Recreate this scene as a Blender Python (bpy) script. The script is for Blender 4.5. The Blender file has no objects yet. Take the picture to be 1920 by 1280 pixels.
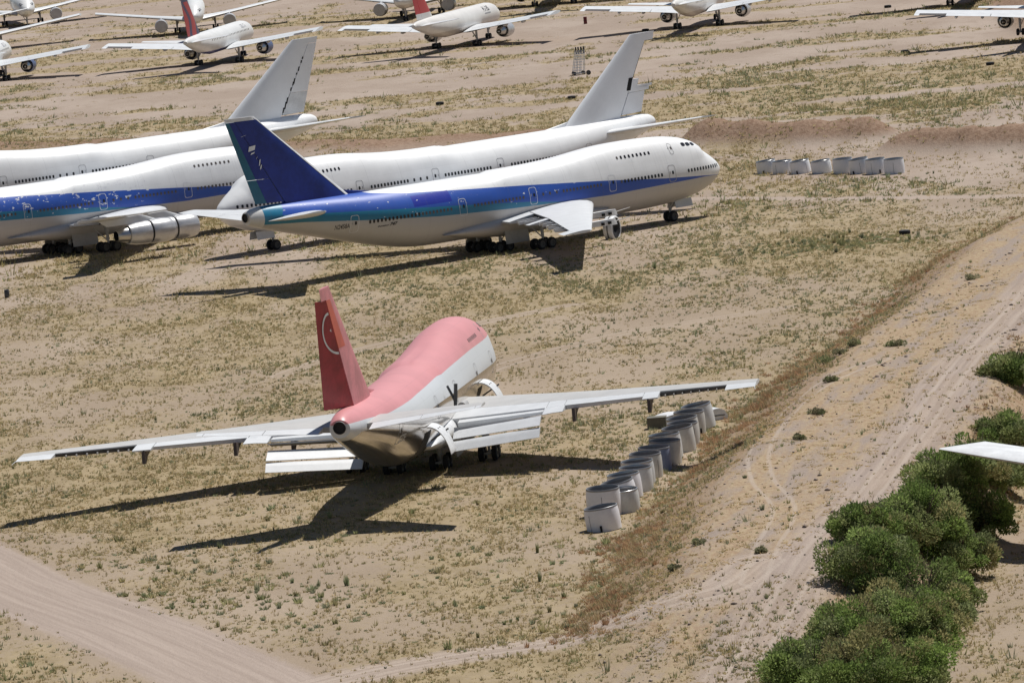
import bpy, bmesh, math, random
import numpy as np
from mathutils import Vector, Matrix
R = math.radians
random.seed(7); rng = np.random.default_rng(11)
SC = bpy.context.scene
COL = SC.collection
# ---------------------------------------------------------------- camera, sky, sun, exposure
CF, CH, CP, CR = 12265.5, 64.761, 0.1034002, 0.0912491      # focal (px of 1920), height, pitch, roll
cd = bpy.data.cameras.new('camera'); cam = bpy.data.objects.new('camera', cd); COL.objects.link(cam)
cd.sensor_width = 36; cd.sensor_fit = 'HORIZONTAL'; cd.lens = CF / 1920 * 36
cd.clip_start = 5; cd.clip_end = 30000
cam.matrix_world = Matrix.Translation((0, 0, CH)) @ Matrix.Rotation(math.pi/2 - CP, 4, 'X') @ Matrix.Rotation(-CR, 4, 'Z')
SC.camera = cam
SUN_AZ, SUN_EL = R(42.07), R(63.1)                            # where the sun stands (from +Y, clockwise)
w = bpy.data.worlds.new('World'); SC.world = w; w.use_nodes = True
wt = w.node_tree; wt.nodes.clear()
wo = wt.nodes.new('ShaderNodeOutputWorld'); wb = wt.nodes.new('ShaderNodeBackground'); ws = wt.nodes.new('ShaderNodeTexSky')
ws.sky_type = 'NISHITA'; ws.sun_disc = False; ws.sun_elevation = SUN_EL; ws.sun_rotation = SUN_AZ; ws.altitude = 600
ws.air_density = 1.0; ws.dust_density = 0.25
wb.inputs['Strength'].default_value = 0.05
wt.links.new(ws.outputs[0], wb.inputs[0]); wt.links.new(wb.outputs[0], wo.inputs[0])
sl = bpy.data.lights.new('sun', 'SUN'); sl.energy = 4.9; sl.angle = R(0.53); sl.color = (1.0, 0.965, 0.91)
so = bpy.data.objects.new('sun', sl); COL.objects.link(so)
dv = Vector((math.sin(SUN_AZ)*math.cos(SUN_EL), math.cos(SUN_AZ)*math.cos(SUN_EL), math.sin(SUN_EL)))
so.rotation_euler = dv.to_track_quat('Z', 'Y').to_euler(); so.location = (60, 600, 200)
SC.view_settings.view_transform = 'Standard'; SC.view_settings.look = 'None'
SC.view_settings.exposure = 0.0; SC.view_settings.gamma = 1.0
try: SC.view_settings.use_curve_mapping = False
except Exception: pass

# ---------------------------------------------------------------- helpers
def nd(t, typ, ins=None, **props):
    n = t.nodes.new(typ)
    for k, v in props.items(): setattr(n, k, v)
    for k, v in (ins or {}).items():
        s = n.inputs[k]
        if isinstance(v, bpy.types.NodeSocket): t.links.new(v, s)
        else: s.default_value = v
    return n
def math_(t, op, a, b=0.0, clamp=False):
    n = nd(t, 'ShaderNodeMath', {0: a, 1: b}, operation=op); n.use_clamp = clamp; return n.outputs[0]
def mixc(t, f, a, b):
    n = nd(t, 'ShaderNodeMix', data_type='RGBA')
    for i, v in ((0, f), (6, a), (7, b)):
        s = n.inputs[i]
        if isinstance(v, bpy.types.NodeSocket): t.links.new(v, s)
        else: s.default_value = (v if i == 0 else (*v[:3], 1))
    return n.outputs[2]
def ramp(t, f, a, b):
    n = nd(t, 'ShaderNodeMapRange', {0: f, 1: a, 2: b, 3: 0.0, 4: 1.0}); n.clamp = True; n.interpolation_type = 'SMOOTHSTEP'
    return n.outputs[0]
def noise(t, vec, scale, detail=4, rough=.55):
    n = nd(t, 'ShaderNodeTexNoise', {'Scale': scale, 'Detail': detail, 'Roughness': rough})
    if vec is not None: t.links.new(vec, n.inputs['Vector'])
    return n.outputs[0]
def newmat(name):
    m = bpy.data.materials.new(name); m.use_nodes = True
    t = m.node_tree; p = t.nodes['Principled BSDF']
    return m, t, p
def paint(name, col, rough=.45, metal=0.0, dirt=.12, scale=.7, spec=.4):
    """plain surface with grime: soft mottling in the thing's own coordinates"""
    m, t, p = newmat(name)
    tc = nd(t, 'ShaderNodeTexCoord')
    n1 = noise(t, tc.outputs['Object'], scale, 5); n2 = noise(t, tc.outputs['Object'], scale*7, 3)
    s = math_(t, 'ADD', math_(t, 'MULTIPLY', n1, .7), math_(t, 'MULTIPLY', n2, .3))
    d = ramp(t, s, .35, .65)
    c2 = tuple(c*(1-dirt*1.6) for c in col)
    t.links.new(mixc(t, d, c2, col), p.inputs['Base Color'])
    p.inputs['Roughness'].default_value = rough; p.inputs['Metallic'].default_value = metal
    p.inputs['Specular IOR Level'].default_value = spec
    return m
def mkmesh(name, V, F, mats=(), fm=None, smooth=None, recalc=True):
    me = bpy.data.meshes.new(name)
    me.from_pydata([tuple(map(float, v)) for v in V], [], [tuple(map(int, f)) for f in F])
    for m in mats: me.materials.append(m)
    if fm is not None: me.polygons.foreach_set('material_index', np.array(fm, np.int32))
    if recalc:
        bm = bmesh.new(); bm.from_mesh(me); bmesh.ops.recalc_face_normals(bm, faces=bm.faces); bm.to_mesh(me); bm.free()
    if smooth is not None:
        me.shade_smooth(); me.set_sharp_from_angle(angle=R(smooth))
    me.update(); return me
def link(name, me, parent=None, loc=None, rot=None):
    o = bpy.data.objects.new(name, me); COL.objects.link(o)
    if parent is not None: o.parent = parent
    if loc is not None: o.location = loc
    if rot is not None: o.rotation_euler = rot
    return o
def tag(o, label=None, cat=None, group=None, kind=None):
    if label: o['label'] = label
    if cat: o['category'] = cat
    if group: o['group'] = group
    if kind: o['kind'] = kind
    return o
def thing(name, label, cat, loc=(0, 0, 0), rz=0.0, group=None):
    o = bpy.data.objects.new(name, None); COL.objects.link(o); o.location = loc; o.rotation_euler = (0, 0, rz)
    o.empty_display_size = .5
    return tag(o, label, cat, group)
class MB:
    def __init__(s): s.V = []; s.F = []; s.M = []
    def add(s, V, F, m=0):
        k = len(s.V); s.V += [tuple(v) for v in V]; s.F += [tuple(i+k for i in f) for f in F]; s.M += [m]*len(F); return s
    def box(s, c, d, m=0, rot=None):
        V = [Vector((x*d[0]/2, y*d[1]/2, z*d[2]/2)) for x in (-1, 1) for y in (-1, 1) for z in (-1, 1)]
        if rot is not None: V = [rot @ v for v in V]
        return s.add([v + Vector(c) for v in V], [(0,1,3,2),(4,6,7,5),(0,4,5,1),(2,3,7,6),(0,2,6,4),(1,5,7,3)], m)
    def tube(s, a, b, r0, r1=None, n=10, m=0, cap=True):
        a, b = Vector(a), Vector(b); r1 = r0 if r1 is None else r1
        ax = (b-a).normalized(); u = ax.orthogonal().normalized(); v = ax.cross(u)
        V = []
        for p, r in ((a, r0), (b, r1)):
            V += [p + (u*math.cos(2*math.pi*i/n) + v*math.sin(2*math.pi*i/n))*r for i in range(n)]
        F = [(i, (i+1) % n, n+(i+1) % n, n+i) for i in range(n)]
        if cap: F += [tuple(range(n))[::-1], tuple(range(n, 2*n))]
        return s.add(V, F, m)
    def lathe(s, o, ax, prof, n=28, m=0, fm=None):
        """prof: list of (t along axis, radius); open shell following the profile"""
        o, ax = Vector(o), Vector(ax).normalized(); u = ax.orthogonal().normalized(); v = ax.cross(u)
        V = []; F = []
        for tt, r in prof: V += [o + ax*tt + (u*math.cos(2*math.pi*i/n) + v*math.sin(2*math.pi*i/n))*r for i in range(n)]
        for j in range(len(prof)-1):
            F += [(j*n+i, j*n+(i+1) % n, (j+1)*n+(i+1) % n, (j+1)*n+i) for i in range(n)]
        k = len(s.V); s.V += [tuple(x) for x in V]; s.F += [tuple(i+k for i in f) for f in F]
        s.M += [m]*len(F) if fm is None else [fm[j] for j in range(len(prof)-1) for _ in range(n)]
        return s
    def me(s, name, mats, smooth=None, recalc=True): return mkmesh(name, s.V, s.F, mats, s.M, smooth, recalc)
    def obj(s, name, mats, parent=None, smooth=None, recalc=True, **k): return link(name, s.me(name, mats if isinstance(mats, (list, tuple)) else [mats], smooth, recalc), parent, **k)
def sm(a, b, x):
    t = np.clip((x-a)/(b-a), 0, 1); return t*t*(3-2*t)
def proj(x, y, z):
    cp, sp = math.cos(CP), math.sin(CP); dz = z-CH
    fw = y*cp-dz*sp; up = y*sp+dz*cp; u = CF*x/fw; v = CF*up/fw; c, s = math.cos(CR), math.sin(CR)
    return 960+u*c-v*s, 640-(u*s+v*c)
_tab = np.random.default_rng(3).random((8, 256, 256))
def vn(x, y, k=0):
    xi = np.floor(x).astype(int); yi = np.floor(y).astype(int); fx = x-xi; fy = y-yi
    fx = fx*fx*(3-2*fx); fy = fy*fy*(3-2*fy); T = _tab[k % 8]
    a = T[xi & 255, yi & 255]; b = T[(xi+1) & 255, yi & 255]; c = T[xi & 255, (yi+1) & 255]; d = T[(xi+1) & 255, (yi+1) & 255]
    return (a*(1-fx)+b*fx)*(1-fy)+(c*(1-fx)+d*fx)*fy
def fbm(x, y, k=0, o=4):
    s = 0; a = .5; n = 0
    for i in range(o): s = s + a*vn(x*2**i+17*i, y*2**i+31*i, k+i); n += a; a *= .55
    return s/n

# ---------------------------------------------------------------- the ground: one sheet with embankment, ridges and tracks
TOE = np.array([(380,-3.0),(443.7,3.1),(482.7,7),(523,14.6),(564.6,21.3),(598,29.3),(651,39.9),(709,56.8),(800,82)])
CRR = np.array([(380,9),(412,15.5),(432,20),(456,25.5),(490,32),(540,40),(590,49.5),(700,70),(800,92)])
ROADS = {'d_road': [(-60,556),(-39.8,486),(-29.1,454.5),(-19.6,424),(-14,404),(-8,380)],
         'd_berm': [(8,385),(13.3,412.8),(22.8,456.2),(29.1,492.6),(36.8,539.1),(46.6,589.6),(75,740)],
         'd_loop': [(14.5,432),(18.1,459.6),(17.5,478.3),(18.2,497.6),(21.8,523.7),(25.6,538.3),(31,551)],
         'd_field': [(-22,612),(-16.5,626.2),(-10.4,635.8),(-5.1,643),(6,655)],
         'd_field2': [(-6,590),(-1.7,601.6),(1.9,608.8),(7.1,617.8),(12.3,624.1),(19.2,628.1),(27,632)],
         'd_ramp': [(16,438),(12.3,430.5),(4.3,429.5),(-7.5,426),(-16,417),(-22,405)],
         'd_path': [(-30,800),(20,770),(32,757),(50,738),(75,715)]}
def smooth_poly(P, k=6):
    P = [np.array(p, float) for p in P]; out = []
    for i in range(len(P)-1):
        p0 = P[max(0, i-1)]; p1 = P[i]; p2 = P[i+1]; p3 = P[min(len(P)-1, i+2)]
        for j in range(k):
            u = j/k; out.append(tuple(.5*((2*p1)+(p2-p0)*u+(2*p0-5*p1+4*p2-p3)*u*u+(3*p1-p0-3*p2+p3)*u**3)))
    return out+[tuple(P[-1])]
ROADS = {k: smooth_poly(v, 3 if k in ('d_road', 'd_path') else 6) for k, v in ROADS.items()}
def dist(poly, x, y):
    best = np.full(np.shape(x), 1e9); sgn = np.ones(np.shape(x))
    for (ax, ay), (bx, by) in zip(poly[:-1], poly[1:]):
        dx, dy = bx-ax, by-ay; L2 = dx*dx+dy*dy
        t = np.clip(((x-ax)*dx+(y-ay)*dy)/L2, 0, 1); ex = x-ax-t*dx; ey = y-ay-t*dy; d = np.hypot(ex, ey)
        c = np.sign(dx*ey-dy*ex); m = d < best; best = np.where(m, d, best); sgn = np.where(m, c, sgn)
    return best*sgn
def berm_mask(x, y):
    xl = np.interp(y, TOE[:, 0], TOE[:, 1]); xr = np.interp(y, CRR[:, 0], CRR[:, 1])
    wob = (fbm(x/9, y/14, 2)-.5)*2.2
    l_ = np.clip((x-xl+wob*.8)/8.5, 0, 1)
    return .7*l_+.3*l_*l_*(3-2*l_), sm(0, 6.5, x-xr+wob*.7)
def height(x, y):
    a, b = berm_mask(x, y)
    H = 3.2*sm(402, 448, y)
    z = H*a*(1-b)
    xr_ = np.interp(y, CRR[:, 0], CRR[:, 1])
    z = z - 1.2*np.exp(-((x-xr_-8.5)/4.5)**2)*sm(400, 440, y)*sm(760, 600, y) + (fbm(x/1.8, y/6, 2)-.5)*.30*a*(1-b)
    z = z + (fbm(x/5, y/9, 1)-.5)*.16 + (fbm(x/40, y/60, 4)-.5)*.35*sm(0, 1, y/300)
    for x0, y0, x1, y1, h, wd in ((26,848,49,829,3.2,6.5),(50,811,92,770,2.8,6)):      # dumped spoil
        dx, dy = x1-x0, y1-y0; L = math.hypot(dx, dy); t = ((x-x0)*dx+(y-y0)*dy)/L; n = (-(x-x0)*dy+(y-y0)*dx)/L
        lump = .62+.7*fbm(x/5.5, y/7, 3)+.25*(fbm(x/1.6, y/2.4, 1)-.5)
        z = z + h*lump*sm(-4, 3, t)*sm(-4, 3, L-t)*np.exp(-(n/wd*1.5)**2)
    yl = np.interp(x, [-120,-72,-47,-16,6,30], [1010,955,930,888,880,870])            # long bank behind the white jets
    z = z + 1.5*(.6+.8*fbm(x/6, y/9, 5))*np.exp(-((y-yl)/13)**2)*sm(25, 5, x) if True else z
    return z
def lines(a, b, st, ext):
    return np.concatenate([-np.array(ext[0])[::-1] if False else np.array(ext[0]), np.arange(a, b, st), np.array(ext[1])])
GX = lines(-125, 112, 1.0, ([-9000,-3000,-1200,-600,-300,-180], [115,150,220,400,900,3000,9000]))
GY = lines(384, 1480, 1.0, ([-3000,-800,0,200,320,360,376], [1490,1560,1700,2000,3000,6000,20000]))
XX, YY = np.meshgrid(GX, GY)
inn = sm(-160, -120, XX)*sm(150, 108, XX)*sm(370, 390, YY)*sm(1600, 1480, YY)
ZZ = height(XX, YY)*inn
_ix0 = np.searchsorted(GX, -125); _iy0 = np.searchsorted(GY, 384)
def gz(x, y):
    """height of the finished sheet"""
    x = np.asarray(x, float); y = np.asarray(y, float)
    i = np.clip(np.searchsorted(GX, x, side='right')-1, 0, len(GX)-2); j = np.clip(np.searchsorted(GY, y, side='right')-1, 0, len(GY)-2)
    fx = (x-GX[i])/(GX[i+1]-GX[i]); fy = (y-GY[j])/(GY[j+1]-GY[j])
    return (ZZ[j, i]*(1-fx)+ZZ[j, i+1]*fx)*(1-fy)+(ZZ[j+1, i]*(1-fx)+ZZ[j+1, i+1]*fx)*fy
def cover(x, y):
    """how much dry growth stands here, 0..1"""
    n1 = fbm(x/16, y/42, 6); n2 = fbm(x/5, y/11, 2); n3 = fbm(x/55, y/13, 3); n4 = fbm(x/30, y/90, 1)
    near = np.clip(.30+1.9*(.55*n1+.45*n2-.32), 0, 1)
    far = sm(.46, .60, .55*n3+.25*n2+.2*n1)
    k = sm(800, 900, y); c = near*(1-k)+far*k*.95
    c = np.where((y > 890) & (y < 1005), np.maximum(c, .95*sm(.34, .54, .6*n3+.4*n2)), c)
    c = c*(1-.8*sm(.56, .64, n4)*sm(500, 620, y)*(1-k))
    d = dist(ROADS['d_road'], x, y); c = c*sm(3.6, 6.0, np.abs(d)+(n2-.5)*4)
    c = c*(.25+.75*sm(1.0, 3.2, np.abs(dist(ROADS['d_ramp'], x, y))))
    c = c*(.15+.85*sm(.8, 2.0, np.abs(dist(ROADS['d_path'], x, y))+(n2-.5)*2))
    for nm in ('d_field', 'd_field2'): c = c*(.3+.7*sm(.9, 1.6, np.abs(dist(ROADS[nm], x, y))))
    a, b = berm_mask(x, y); bb = a*(1-b)*sm(405, 440, y)
    return np.clip(c*(1-.85*sm(.75, 1, bb)), 0, 1)
CV = cover(XX, YY)
A_, B_ = berm_mask(XX, YY)
BERM = np.clip(sm(.25, .85, A_)*(1-.0*B_), 0, 1)*sm(398, 425, YY)*(1-sm(.6, 1, B_))
SLOPE = np.clip(4*A_*(1-A_), 0, 1)*sm(420, 450, YY) + .8*np.clip(4*B_*(1-B_), 0, 1)*sm(405, 440, YY)
SPOIL = np.clip((height(XX, YY)-.55)/.9, 0, 1)*(YY > 740)
me = bpy.data.meshes.new('ground')
ny, nx = XX.shape
vv = np.stack([XX, YY, ZZ], -1).reshape(-1, 3)
idx = np.arange(nx*ny).reshape(ny, nx)
q = np.stack([idx[:-1, :-1], idx[:-1, 1:], idx[1:, 1:], idx[1:, :-1]], -1).reshape(-1, 4)
def fastmesh(me, V, Fc, k):
    me.vertices.add(len(V)); me.vertices.foreach_set('co', np.ascontiguousarray(V, np.float32).ravel())
    me.loops.add(len(Fc)*k); me.loops.foreach_set('vertex_index', np.ascontiguousarray(Fc, np.int32).ravel())
    me.polygons.add(len(Fc)); me.polygons.foreach_set('loop_start', np.arange(0, len(Fc)*k, k, dtype=np.int32))
    me.update(calc_edges=True)
fastmesh(me, vv, q, 4)
def fattr(me, n, a):
    at = me.attributes.new(n, 'FLOAT', 'POINT'); at.data.foreach_set('value', np.ascontiguousarray(a, np.float32).ravel())
for n, a in (('cover', CV), ('berm', BERM), ('slope', np.clip(SLOPE, 0, 1)), ('spoil', SPOIL)): fattr(me, n, a)
for n in ROADS: fattr(me, n, np.clip(dist(ROADS[n], XX, YY), -60, 60))
me.polygons.foreach_set('use_smooth', np.ones(len(q), bool))
m, t, p = newmat('desert_ground')
def at(n): return nd(t, 'ShaderNodeAttribute', attribute_name=n).outputs['Fac']
geo = nd(t, 'ShaderNodeNewGeometry').outputs['Position']
str_ = nd(t, 'ShaderNodeMapping', {'Vector': geo, 'Scale': (1.0, .45, 1.0)}).outputs[0]
nA = noise(t, str_, .06, 5); nB = noise(t, str_, .35, 6, .65); nC = noise(t, str_, 2.2, 5, .7); nD = noise(t, geo, 7.0, 3, .6)
soil = mixc(t, ramp(t, nA, .38, .64), (.315,.250,.202), (.372,.304,.252))
soil = mixc(t, math_(t, 'MULTIPLY', ramp(t, nB, .50, .70), .55), soil, (.265,.202,.160))
cv = at('cover')
cvn = ramp(t, math_(t, 'ADD', math_(t, 'MULTIPLY', cv, .85), math_(t, 'MULTIPLY', math_(t, 'SUBTRACT', nC, .5), 1.1)), .25, .75)
straw = mixc(t, ramp(t, nB, .40, .62), (.345,.272,.160), (.262,.203,.112))
soil = mixc(t, ramp(t, nd(t, 'ShaderNodeSeparateXYZ', {0: geo}).outputs[1], 800.0, 640.0), soil, mixc(t, ramp(t, nA, .36, .66), (.300,.234,.172), (.352,.280,.210)))
col = mixc(t, math_(t, 'MULTIPLY', cvn, .80), soil, straw)
# embankment: grey gravel with ochre and rust patches
gr = mixc(t, ramp(t, nD, .35, .7), (.262,.208,.172), (.345,.284,.242))
och = mixc(t, ramp(t, nC, .4, .6), (.315,.222,.145), (.372,.290,.190))
db_ = at('d_berm'); nE = noise(t, nd(t, 'ShaderNodeCombineXYZ', {0: math_(t, 'MULTIPLY', db_, .55), 1: math_(t, 'MULTIPLY', nd(t, 'ShaderNodeSeparateXYZ', {0: geo}).outputs[1], .045), 2: 2.0}).outputs[0], 1.0, 6, .62)
bcol = mixc(t, ramp(t, math_(t, 'ADD', math_(t, 'MULTIPLY', nE, .65), math_(t, 'MULTIPLY', nB, .35)), .39, .55), gr, och)
col = mixc(t, at('berm'), col, bcol)
col = mixc(t, math_(t, 'MULTIPLY', at('slope'), .7), col, mixc(t, ramp(t, nC, .4, .65), (.240,.150,.090), (.300,.215,.150)))
sp = mixc(t, ramp(t, nC, .35, .65), (.205,.130,.088), (.300,.208,.148))
col = mixc(t, at('spoil'), col, sp)
# the graded road at bottom left: pale, combed by wheels
def band(d, half, soft): return ramp(t, math_(t, 'ADD', math_(t, 'ABSOLUTE', d), math_(t, 'MULTIPLY', math_(t, 'SUBTRACT', nC, .5), 1.6)), half+soft, half)
d = at('d_road')
xyz = nd(t, 'ShaderNodeSeparateXYZ', {0: geo})
comb = nd(t, 'ShaderNodeCombineXYZ', {0: math_(t, 'MULTIPLY', d, 1.7), 1: math_(t, 'MULTIPLY', xyz.outputs[1], .035), 2: 0.0}).outputs[0]
stk = noise(t, comb, 1.0, 5, .62)
rcol = mixc(t, ramp(t, stk, .30, .70), (.318,.254,.214), (.392,.320,.272))
col = mixc(t, band(d, 4.0, 1.2), col, rcol)
for n, half, soft, c0, c1 in (('d_ramp', 2.4, 1.6, (.320,.258,.218), (.420,.345,.290)), ('d_path', 1.2, .9, (.350,.285,.240), (.410,.335,.280)), ('d_berm', 2.1, 1.2, (.300,.240,.205), (.385,.315,.270))):
    dd = at(n)
    c3 = nd(t, 'ShaderNodeCombineXYZ', {0: math_(t, 'MULTIPLY', dd, 2.2), 1: math_(t, 'MULTIPLY', xyz.outputs[1], .05), 2: 5.0}).outputs[0]
    col = mixc(t, math_(t, 'MULTIPLY', band(dd, half, soft), .75), col, mixc(t, ramp(t, noise(t, c3, 1.0, 4), .36, .64), c0, c1))
for n, off in (('d_berm', .85), ('d_loop', .8), ('d_ramp', .9), ('d_field', .9), ('d_field2', .9)):
    e = math_(t, 'ABSOLUTE', math_(t, 'SUBTRACT', math_(t, 'ABSOLUTE', at(n)), off))
    e = math_(t, 'ADD', e, math_(t, 'MULTIPLY', math_(t, 'SUBTRACT', nC, .5), .25))
    col = mixc(t, math_(t, 'MULTIPLY', ramp(t, e, .26, .08), .5), col, (.430,.362,.305))
col = mixc(t, math_(t, 'MULTIPLY', ramp(t, nD, .60, .74), .35), col, (.170,.125,.090))
t.links.new(col, p.inputs['Base Color']); p.inputs['Roughness'].default_value = .95; p.inputs['Specular IOR Level'].default_value = .1
bh = math_(t, 'ADD', math_(t, 'MULTIPLY', nC, .7), math_(t, 'MULTIPLY', nD, .3))
bp = nd(t, 'ShaderNodeBump', {'Strength': .75, 'Distance': .22, 'Height': bh}); t.links.new(bp.outputs[0], p.inputs['Normal'])
me.materials.append(m)
tag(link('ground', me), kind='structure')

# ---------------------------------------------------------------- jet materials
def livery(name, base, layers, rough=.38, metal=0.0, ref=33.0, chips=None, tailcap=None, patch=None, belly=None, streak=.14, spec=.45):
    """base colour below, then (curve[(s,z)..], colour) painted above each curve, in body stations"""
    m, t, p = newmat(name)
    ob = nd(t, 'ShaderNodeTexCoord').outputs['Object']; x = nd(t, 'ShaderNodeSeparateXYZ', {0: ob})
    s = math_(t, 'SUBTRACT', ref, x.outputs[0]); z = x.outputs[2]
    n1 = noise(t, ob, .45, 5); n2 = noise(t, ob, 3.0, 4)
    col = nd(t, 'ShaderNodeRGB'); col.outputs[0].default_value = (*base, 1); col = col.outputs[0]
    prev = None; first = None
    for curve, c in layers:
        fc = nd(t, 'ShaderNodeFloatCurve', {'Value': math_(t, 'DIVIDE', s, 80.0)})
        cm = fc.mapping; cu = cm.curves[0]; pts = sorted(curve)
        while len(cu.points) < len(pts): cu.points.new(.5, .5)
        for pt, (ss, zz) in zip(cu.points, pts): pt.location = (ss/80.0, zz/20.0); pt.handle_type = 'VECTOR'
        cm.extend = 'HORIZONTAL'; cm.update()
        a = math_(t, 'GREATER_THAN', z, math_(t, 'MULTIPLY', fc.outputs[0], 20.0))
        if prev is not None: a = math_(t, 'MULTIPLY', a, prev)
        prev = a
        if first is None: first = a
        col = mixc(t, a, col, mixc(t, ramp(t, n1, .35, .68), tuple(v*.93 for v in c), c))
    if patch:
        s0, s1, z0, z1, c = patch
        a = math_(t, 'MULTIPLY', math_(t, 'MULTIPLY', math_(t, 'GREATER_THAN', s, s0), math_(t, 'LESS_THAN', s, s1)), math_(t, 'MULTIPLY', math_(t, 'GREATER_THAN', z, z0), math_(t, 'LESS_THAN', z, z1)))
        col = mixc(t, a, col, c)
    if chips:                                    # flaked paint
        amt, c = chips
        sc = nd(t, 'ShaderNodeMapping', {'Vector': ob, 'Scale': (.55, 1, 1.0)}).outputs[0]
        k = math_(t, 'MULTIPLY', ramp(t, noise(t, sc, 2.1, 7, .58), amt, amt+.02), math_(t, 'LESS_THAN', z, 8.6))
        col = mixc(t, math_(t, 'MULTIPLY', math_(t, 'MULTIPLY', k, first), math_(t, 'GREATER_THAN', s, 24.0)), col, c)
    if tailcap:
        col = mixc(t, math_(t, 'MULTIPLY', first, math_(t, 'GREATER_THAN', math_(t, 'ADD', s, math_(t, 'MULTIPLY', z, .55)), 69.0)), col, TEAL)
        col = mixc(t, math_(t, 'GREATER_THAN', math_(t, 'ADD', s, math_(t, 'MULTIPLY', z, tailcap[2])), tailcap[0]), col, tailcap[1])
    # grime run down in streaks, panel seams
    st = nd(t, 'ShaderNodeMapping', {'Vector': ob, 'Scale': (5.0, .25, .10)}).outputs[0]
    g = math_(t, 'MULTIPLY', ramp(t, noise(t, st, 1.0, 4, .5), .50, .80), streak*1.2)
    col = mixc(t, g, col, (.20,.18,.165))
    seam = math_(t, 'LESS_THAN', math_(t, 'FRACT', math_(t, 'DIVIDE', s, 5.08)), .006)
    col = mixc(t, math_(t, 'MULTIPLY', seam, .30), col, (.16,.15,.15))
    sm2 = math_(t, 'LESS_THAN', math_(t, 'FRACT', math_(t, 'DIVIDE', z, 1.37)), .016)
    col = mixc(t, math_(t, 'MULTIPLY', sm2, .14), col, (.16,.15,.15))
    t.links.new(col, p.inputs['Base Color'])
    if belly:                                    # bare polished metal under a line
        curve, mr, mc = belly
        fc = nd(t, 'ShaderNodeFloatCurve', {'Value': math_(t, 'DIVIDE', s, 80.0)}); cm = fc.mapping; cu = cm.curves[0]; pts = sorted(curve)
        while len(cu.points) < len(pts): cu.points.new(.5, .5)
        for pt, (ss, zz) in zip(cu.points, pts): pt.location = (ss/80.0, zz/20.0); pt.handle_type = 'VECTOR'
        cm.extend = 'HORIZONTAL'; cm.update()
        a = math_(t, 'LESS_THAN', z, math_(t, 'MULTIPLY', fc.outputs[0], 20.0))
        col2 = mixc(t, a, col, mixc(t, ramp(t, n1, .3, .7), tuple(v*.8 for v in mc), mc)); t.links.new(col2, p.inputs['Base Color'])
        t.links.new(math_(t, 'MULTIPLY', a, .96), p.inputs['Metallic'])
        rr = math_(t, 'ADD', math_(t, 'MULTIPLY', n2, .12), mr)
        t.links.new(math_(t, 'ADD', math_(t, 'MULTIPLY', a, rr), math_(t, 'MULTIPLY', math_(t, 'SUBTRACT', 1.0, a), .42)), p.inputs['Roughness'])
    else:
        t.links.new(math_(t, 'ADD', math_(t, 'MULTIPLY', n2, .16), rough-.08), p.inputs['Roughness']); p.inputs['Metallic'].default_value = metal
    p.inputs['Specular IOR Level'].default_value = spec
    return m
TG = [(0,4.5),(4.2,4.72),(11,4.62),(19.2,4.42),(27.3,4.55),(34.1,4.71),(44.3,5.14),(53.7,5.9),(62,6.7),(70,7.2)]
BT = [(0,3),(25.5,4.2),(26.1,4.5),(31.3,5.14),(41.7,6.0),(48,6.48),(59.4,7.37),(70,8.2)]
BW = [(0,4.5),(5.2,4.9),(10.9,5.28),(20.1,6.12),(31.6,7.0),(42.8,7.75),(47.7,8.1),(52,8.62),(54,9.4),(70,12)]
BLUE, TEAL, WHITE, GREY = (.035,.105,.46), (.022,.20,.34), (.86,.865,.87), (.50,.48,.47)
M = {}
M['fus_blue'] = livery('faded_blue_livery', GREY, [(TG, TEAL), (BT, BLUE), (BW, WHITE)], tailcap=(66.9, (.62,.61,.60), 0.0), chips=(.655, (.72,.72,.74)), patch=(42.2,47.6,6.55,7.75,(.022,.04,.36)), streak=.08)
M['fus_blue2'] = livery('flaking_blue_livery', GREY, [(TG, TEAL), (BT, BLUE), (BW, WHITE)], tailcap=(66.9, (.62,.61,.60), 0.0), chips=(.605, (.74,.74,.76)), streak=.08)
M['fus_white'] = livery('chalky_white_livery', (.70,.70,.70), [([(0,3.6),(50,3.4),(70,6)], (.87,.875,.88))], streak=.03)
PINK = (.66,.285,.295)
PK = [(0,7.6),(7,7.6),(18,7.7),(30,7.65),(41,7.55),(50,7.5),(58,7.55),(64,7.95),(69,8.2)]
M['fus_pink'] = livery('sun_bleached_pink_livery', (.60,.62,.64), [(PK, PINK)], streak=.03, belly=([(0,5.4),(30,5.75),(45,6.0),(55,6.5),(62,7.0),(66,7.2),(70,6.0)], .10, (.62,.58,.54)))
M['white'] = paint('white_paint', (.78,.79,.80), .42)
M['wing_white'] = paint('wing_white', (.66,.675,.69), .42, dirt=.06)
M['wing_grey'] = paint('wing_grey', (.50,.495,.485), .5, dirt=.06)
M['fin_white'] = paint('fin_white', (.86,.875,.90), .4, dirt=.03)
M['dull_grey'] = paint('dull_grey_paint', (.46,.45,.44), .5)
M['metal'] = paint('bare_metal', (.55,.54,.53), .28, metal=.9)
M['dark_metal'] = paint('dark_metal', (.10,.10,.10), .5, metal=.5)
M['rubber'] = paint('tyre_rubber', (.022,.022,.024), .8)
M['black'] = paint('black_opening', (.012,.012,.014), .7)
M['glass'] = paint('window_glass', (.030,.030,.036), .18, dirt=.3)
M['glass_dull'] = paint('sun_clouded_window', (.135,.115,.105), .35, dirt=.3)
M['line'] = paint('door_outline_grey', (.42,.42,.43), .5)
M['line_white'] = paint('door_outline_white', (.75,.76,.80), .5)
M['fin_blue'] = paint('fin_navy', (.014,.036,.25), .38, dirt=.2, scale=.3)
M['fin_teal'] = paint('fin_teal', (.018,.13,.21), .4)
M['fin_pink'] = paint('fin_pink', (.60,.21,.24), .4, dirt=.2, scale=.5)
M['rudder_red'] = paint('rudder_dark_red', (.36,.030,.042), .42, dirt=.25, scale=.5)
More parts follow.
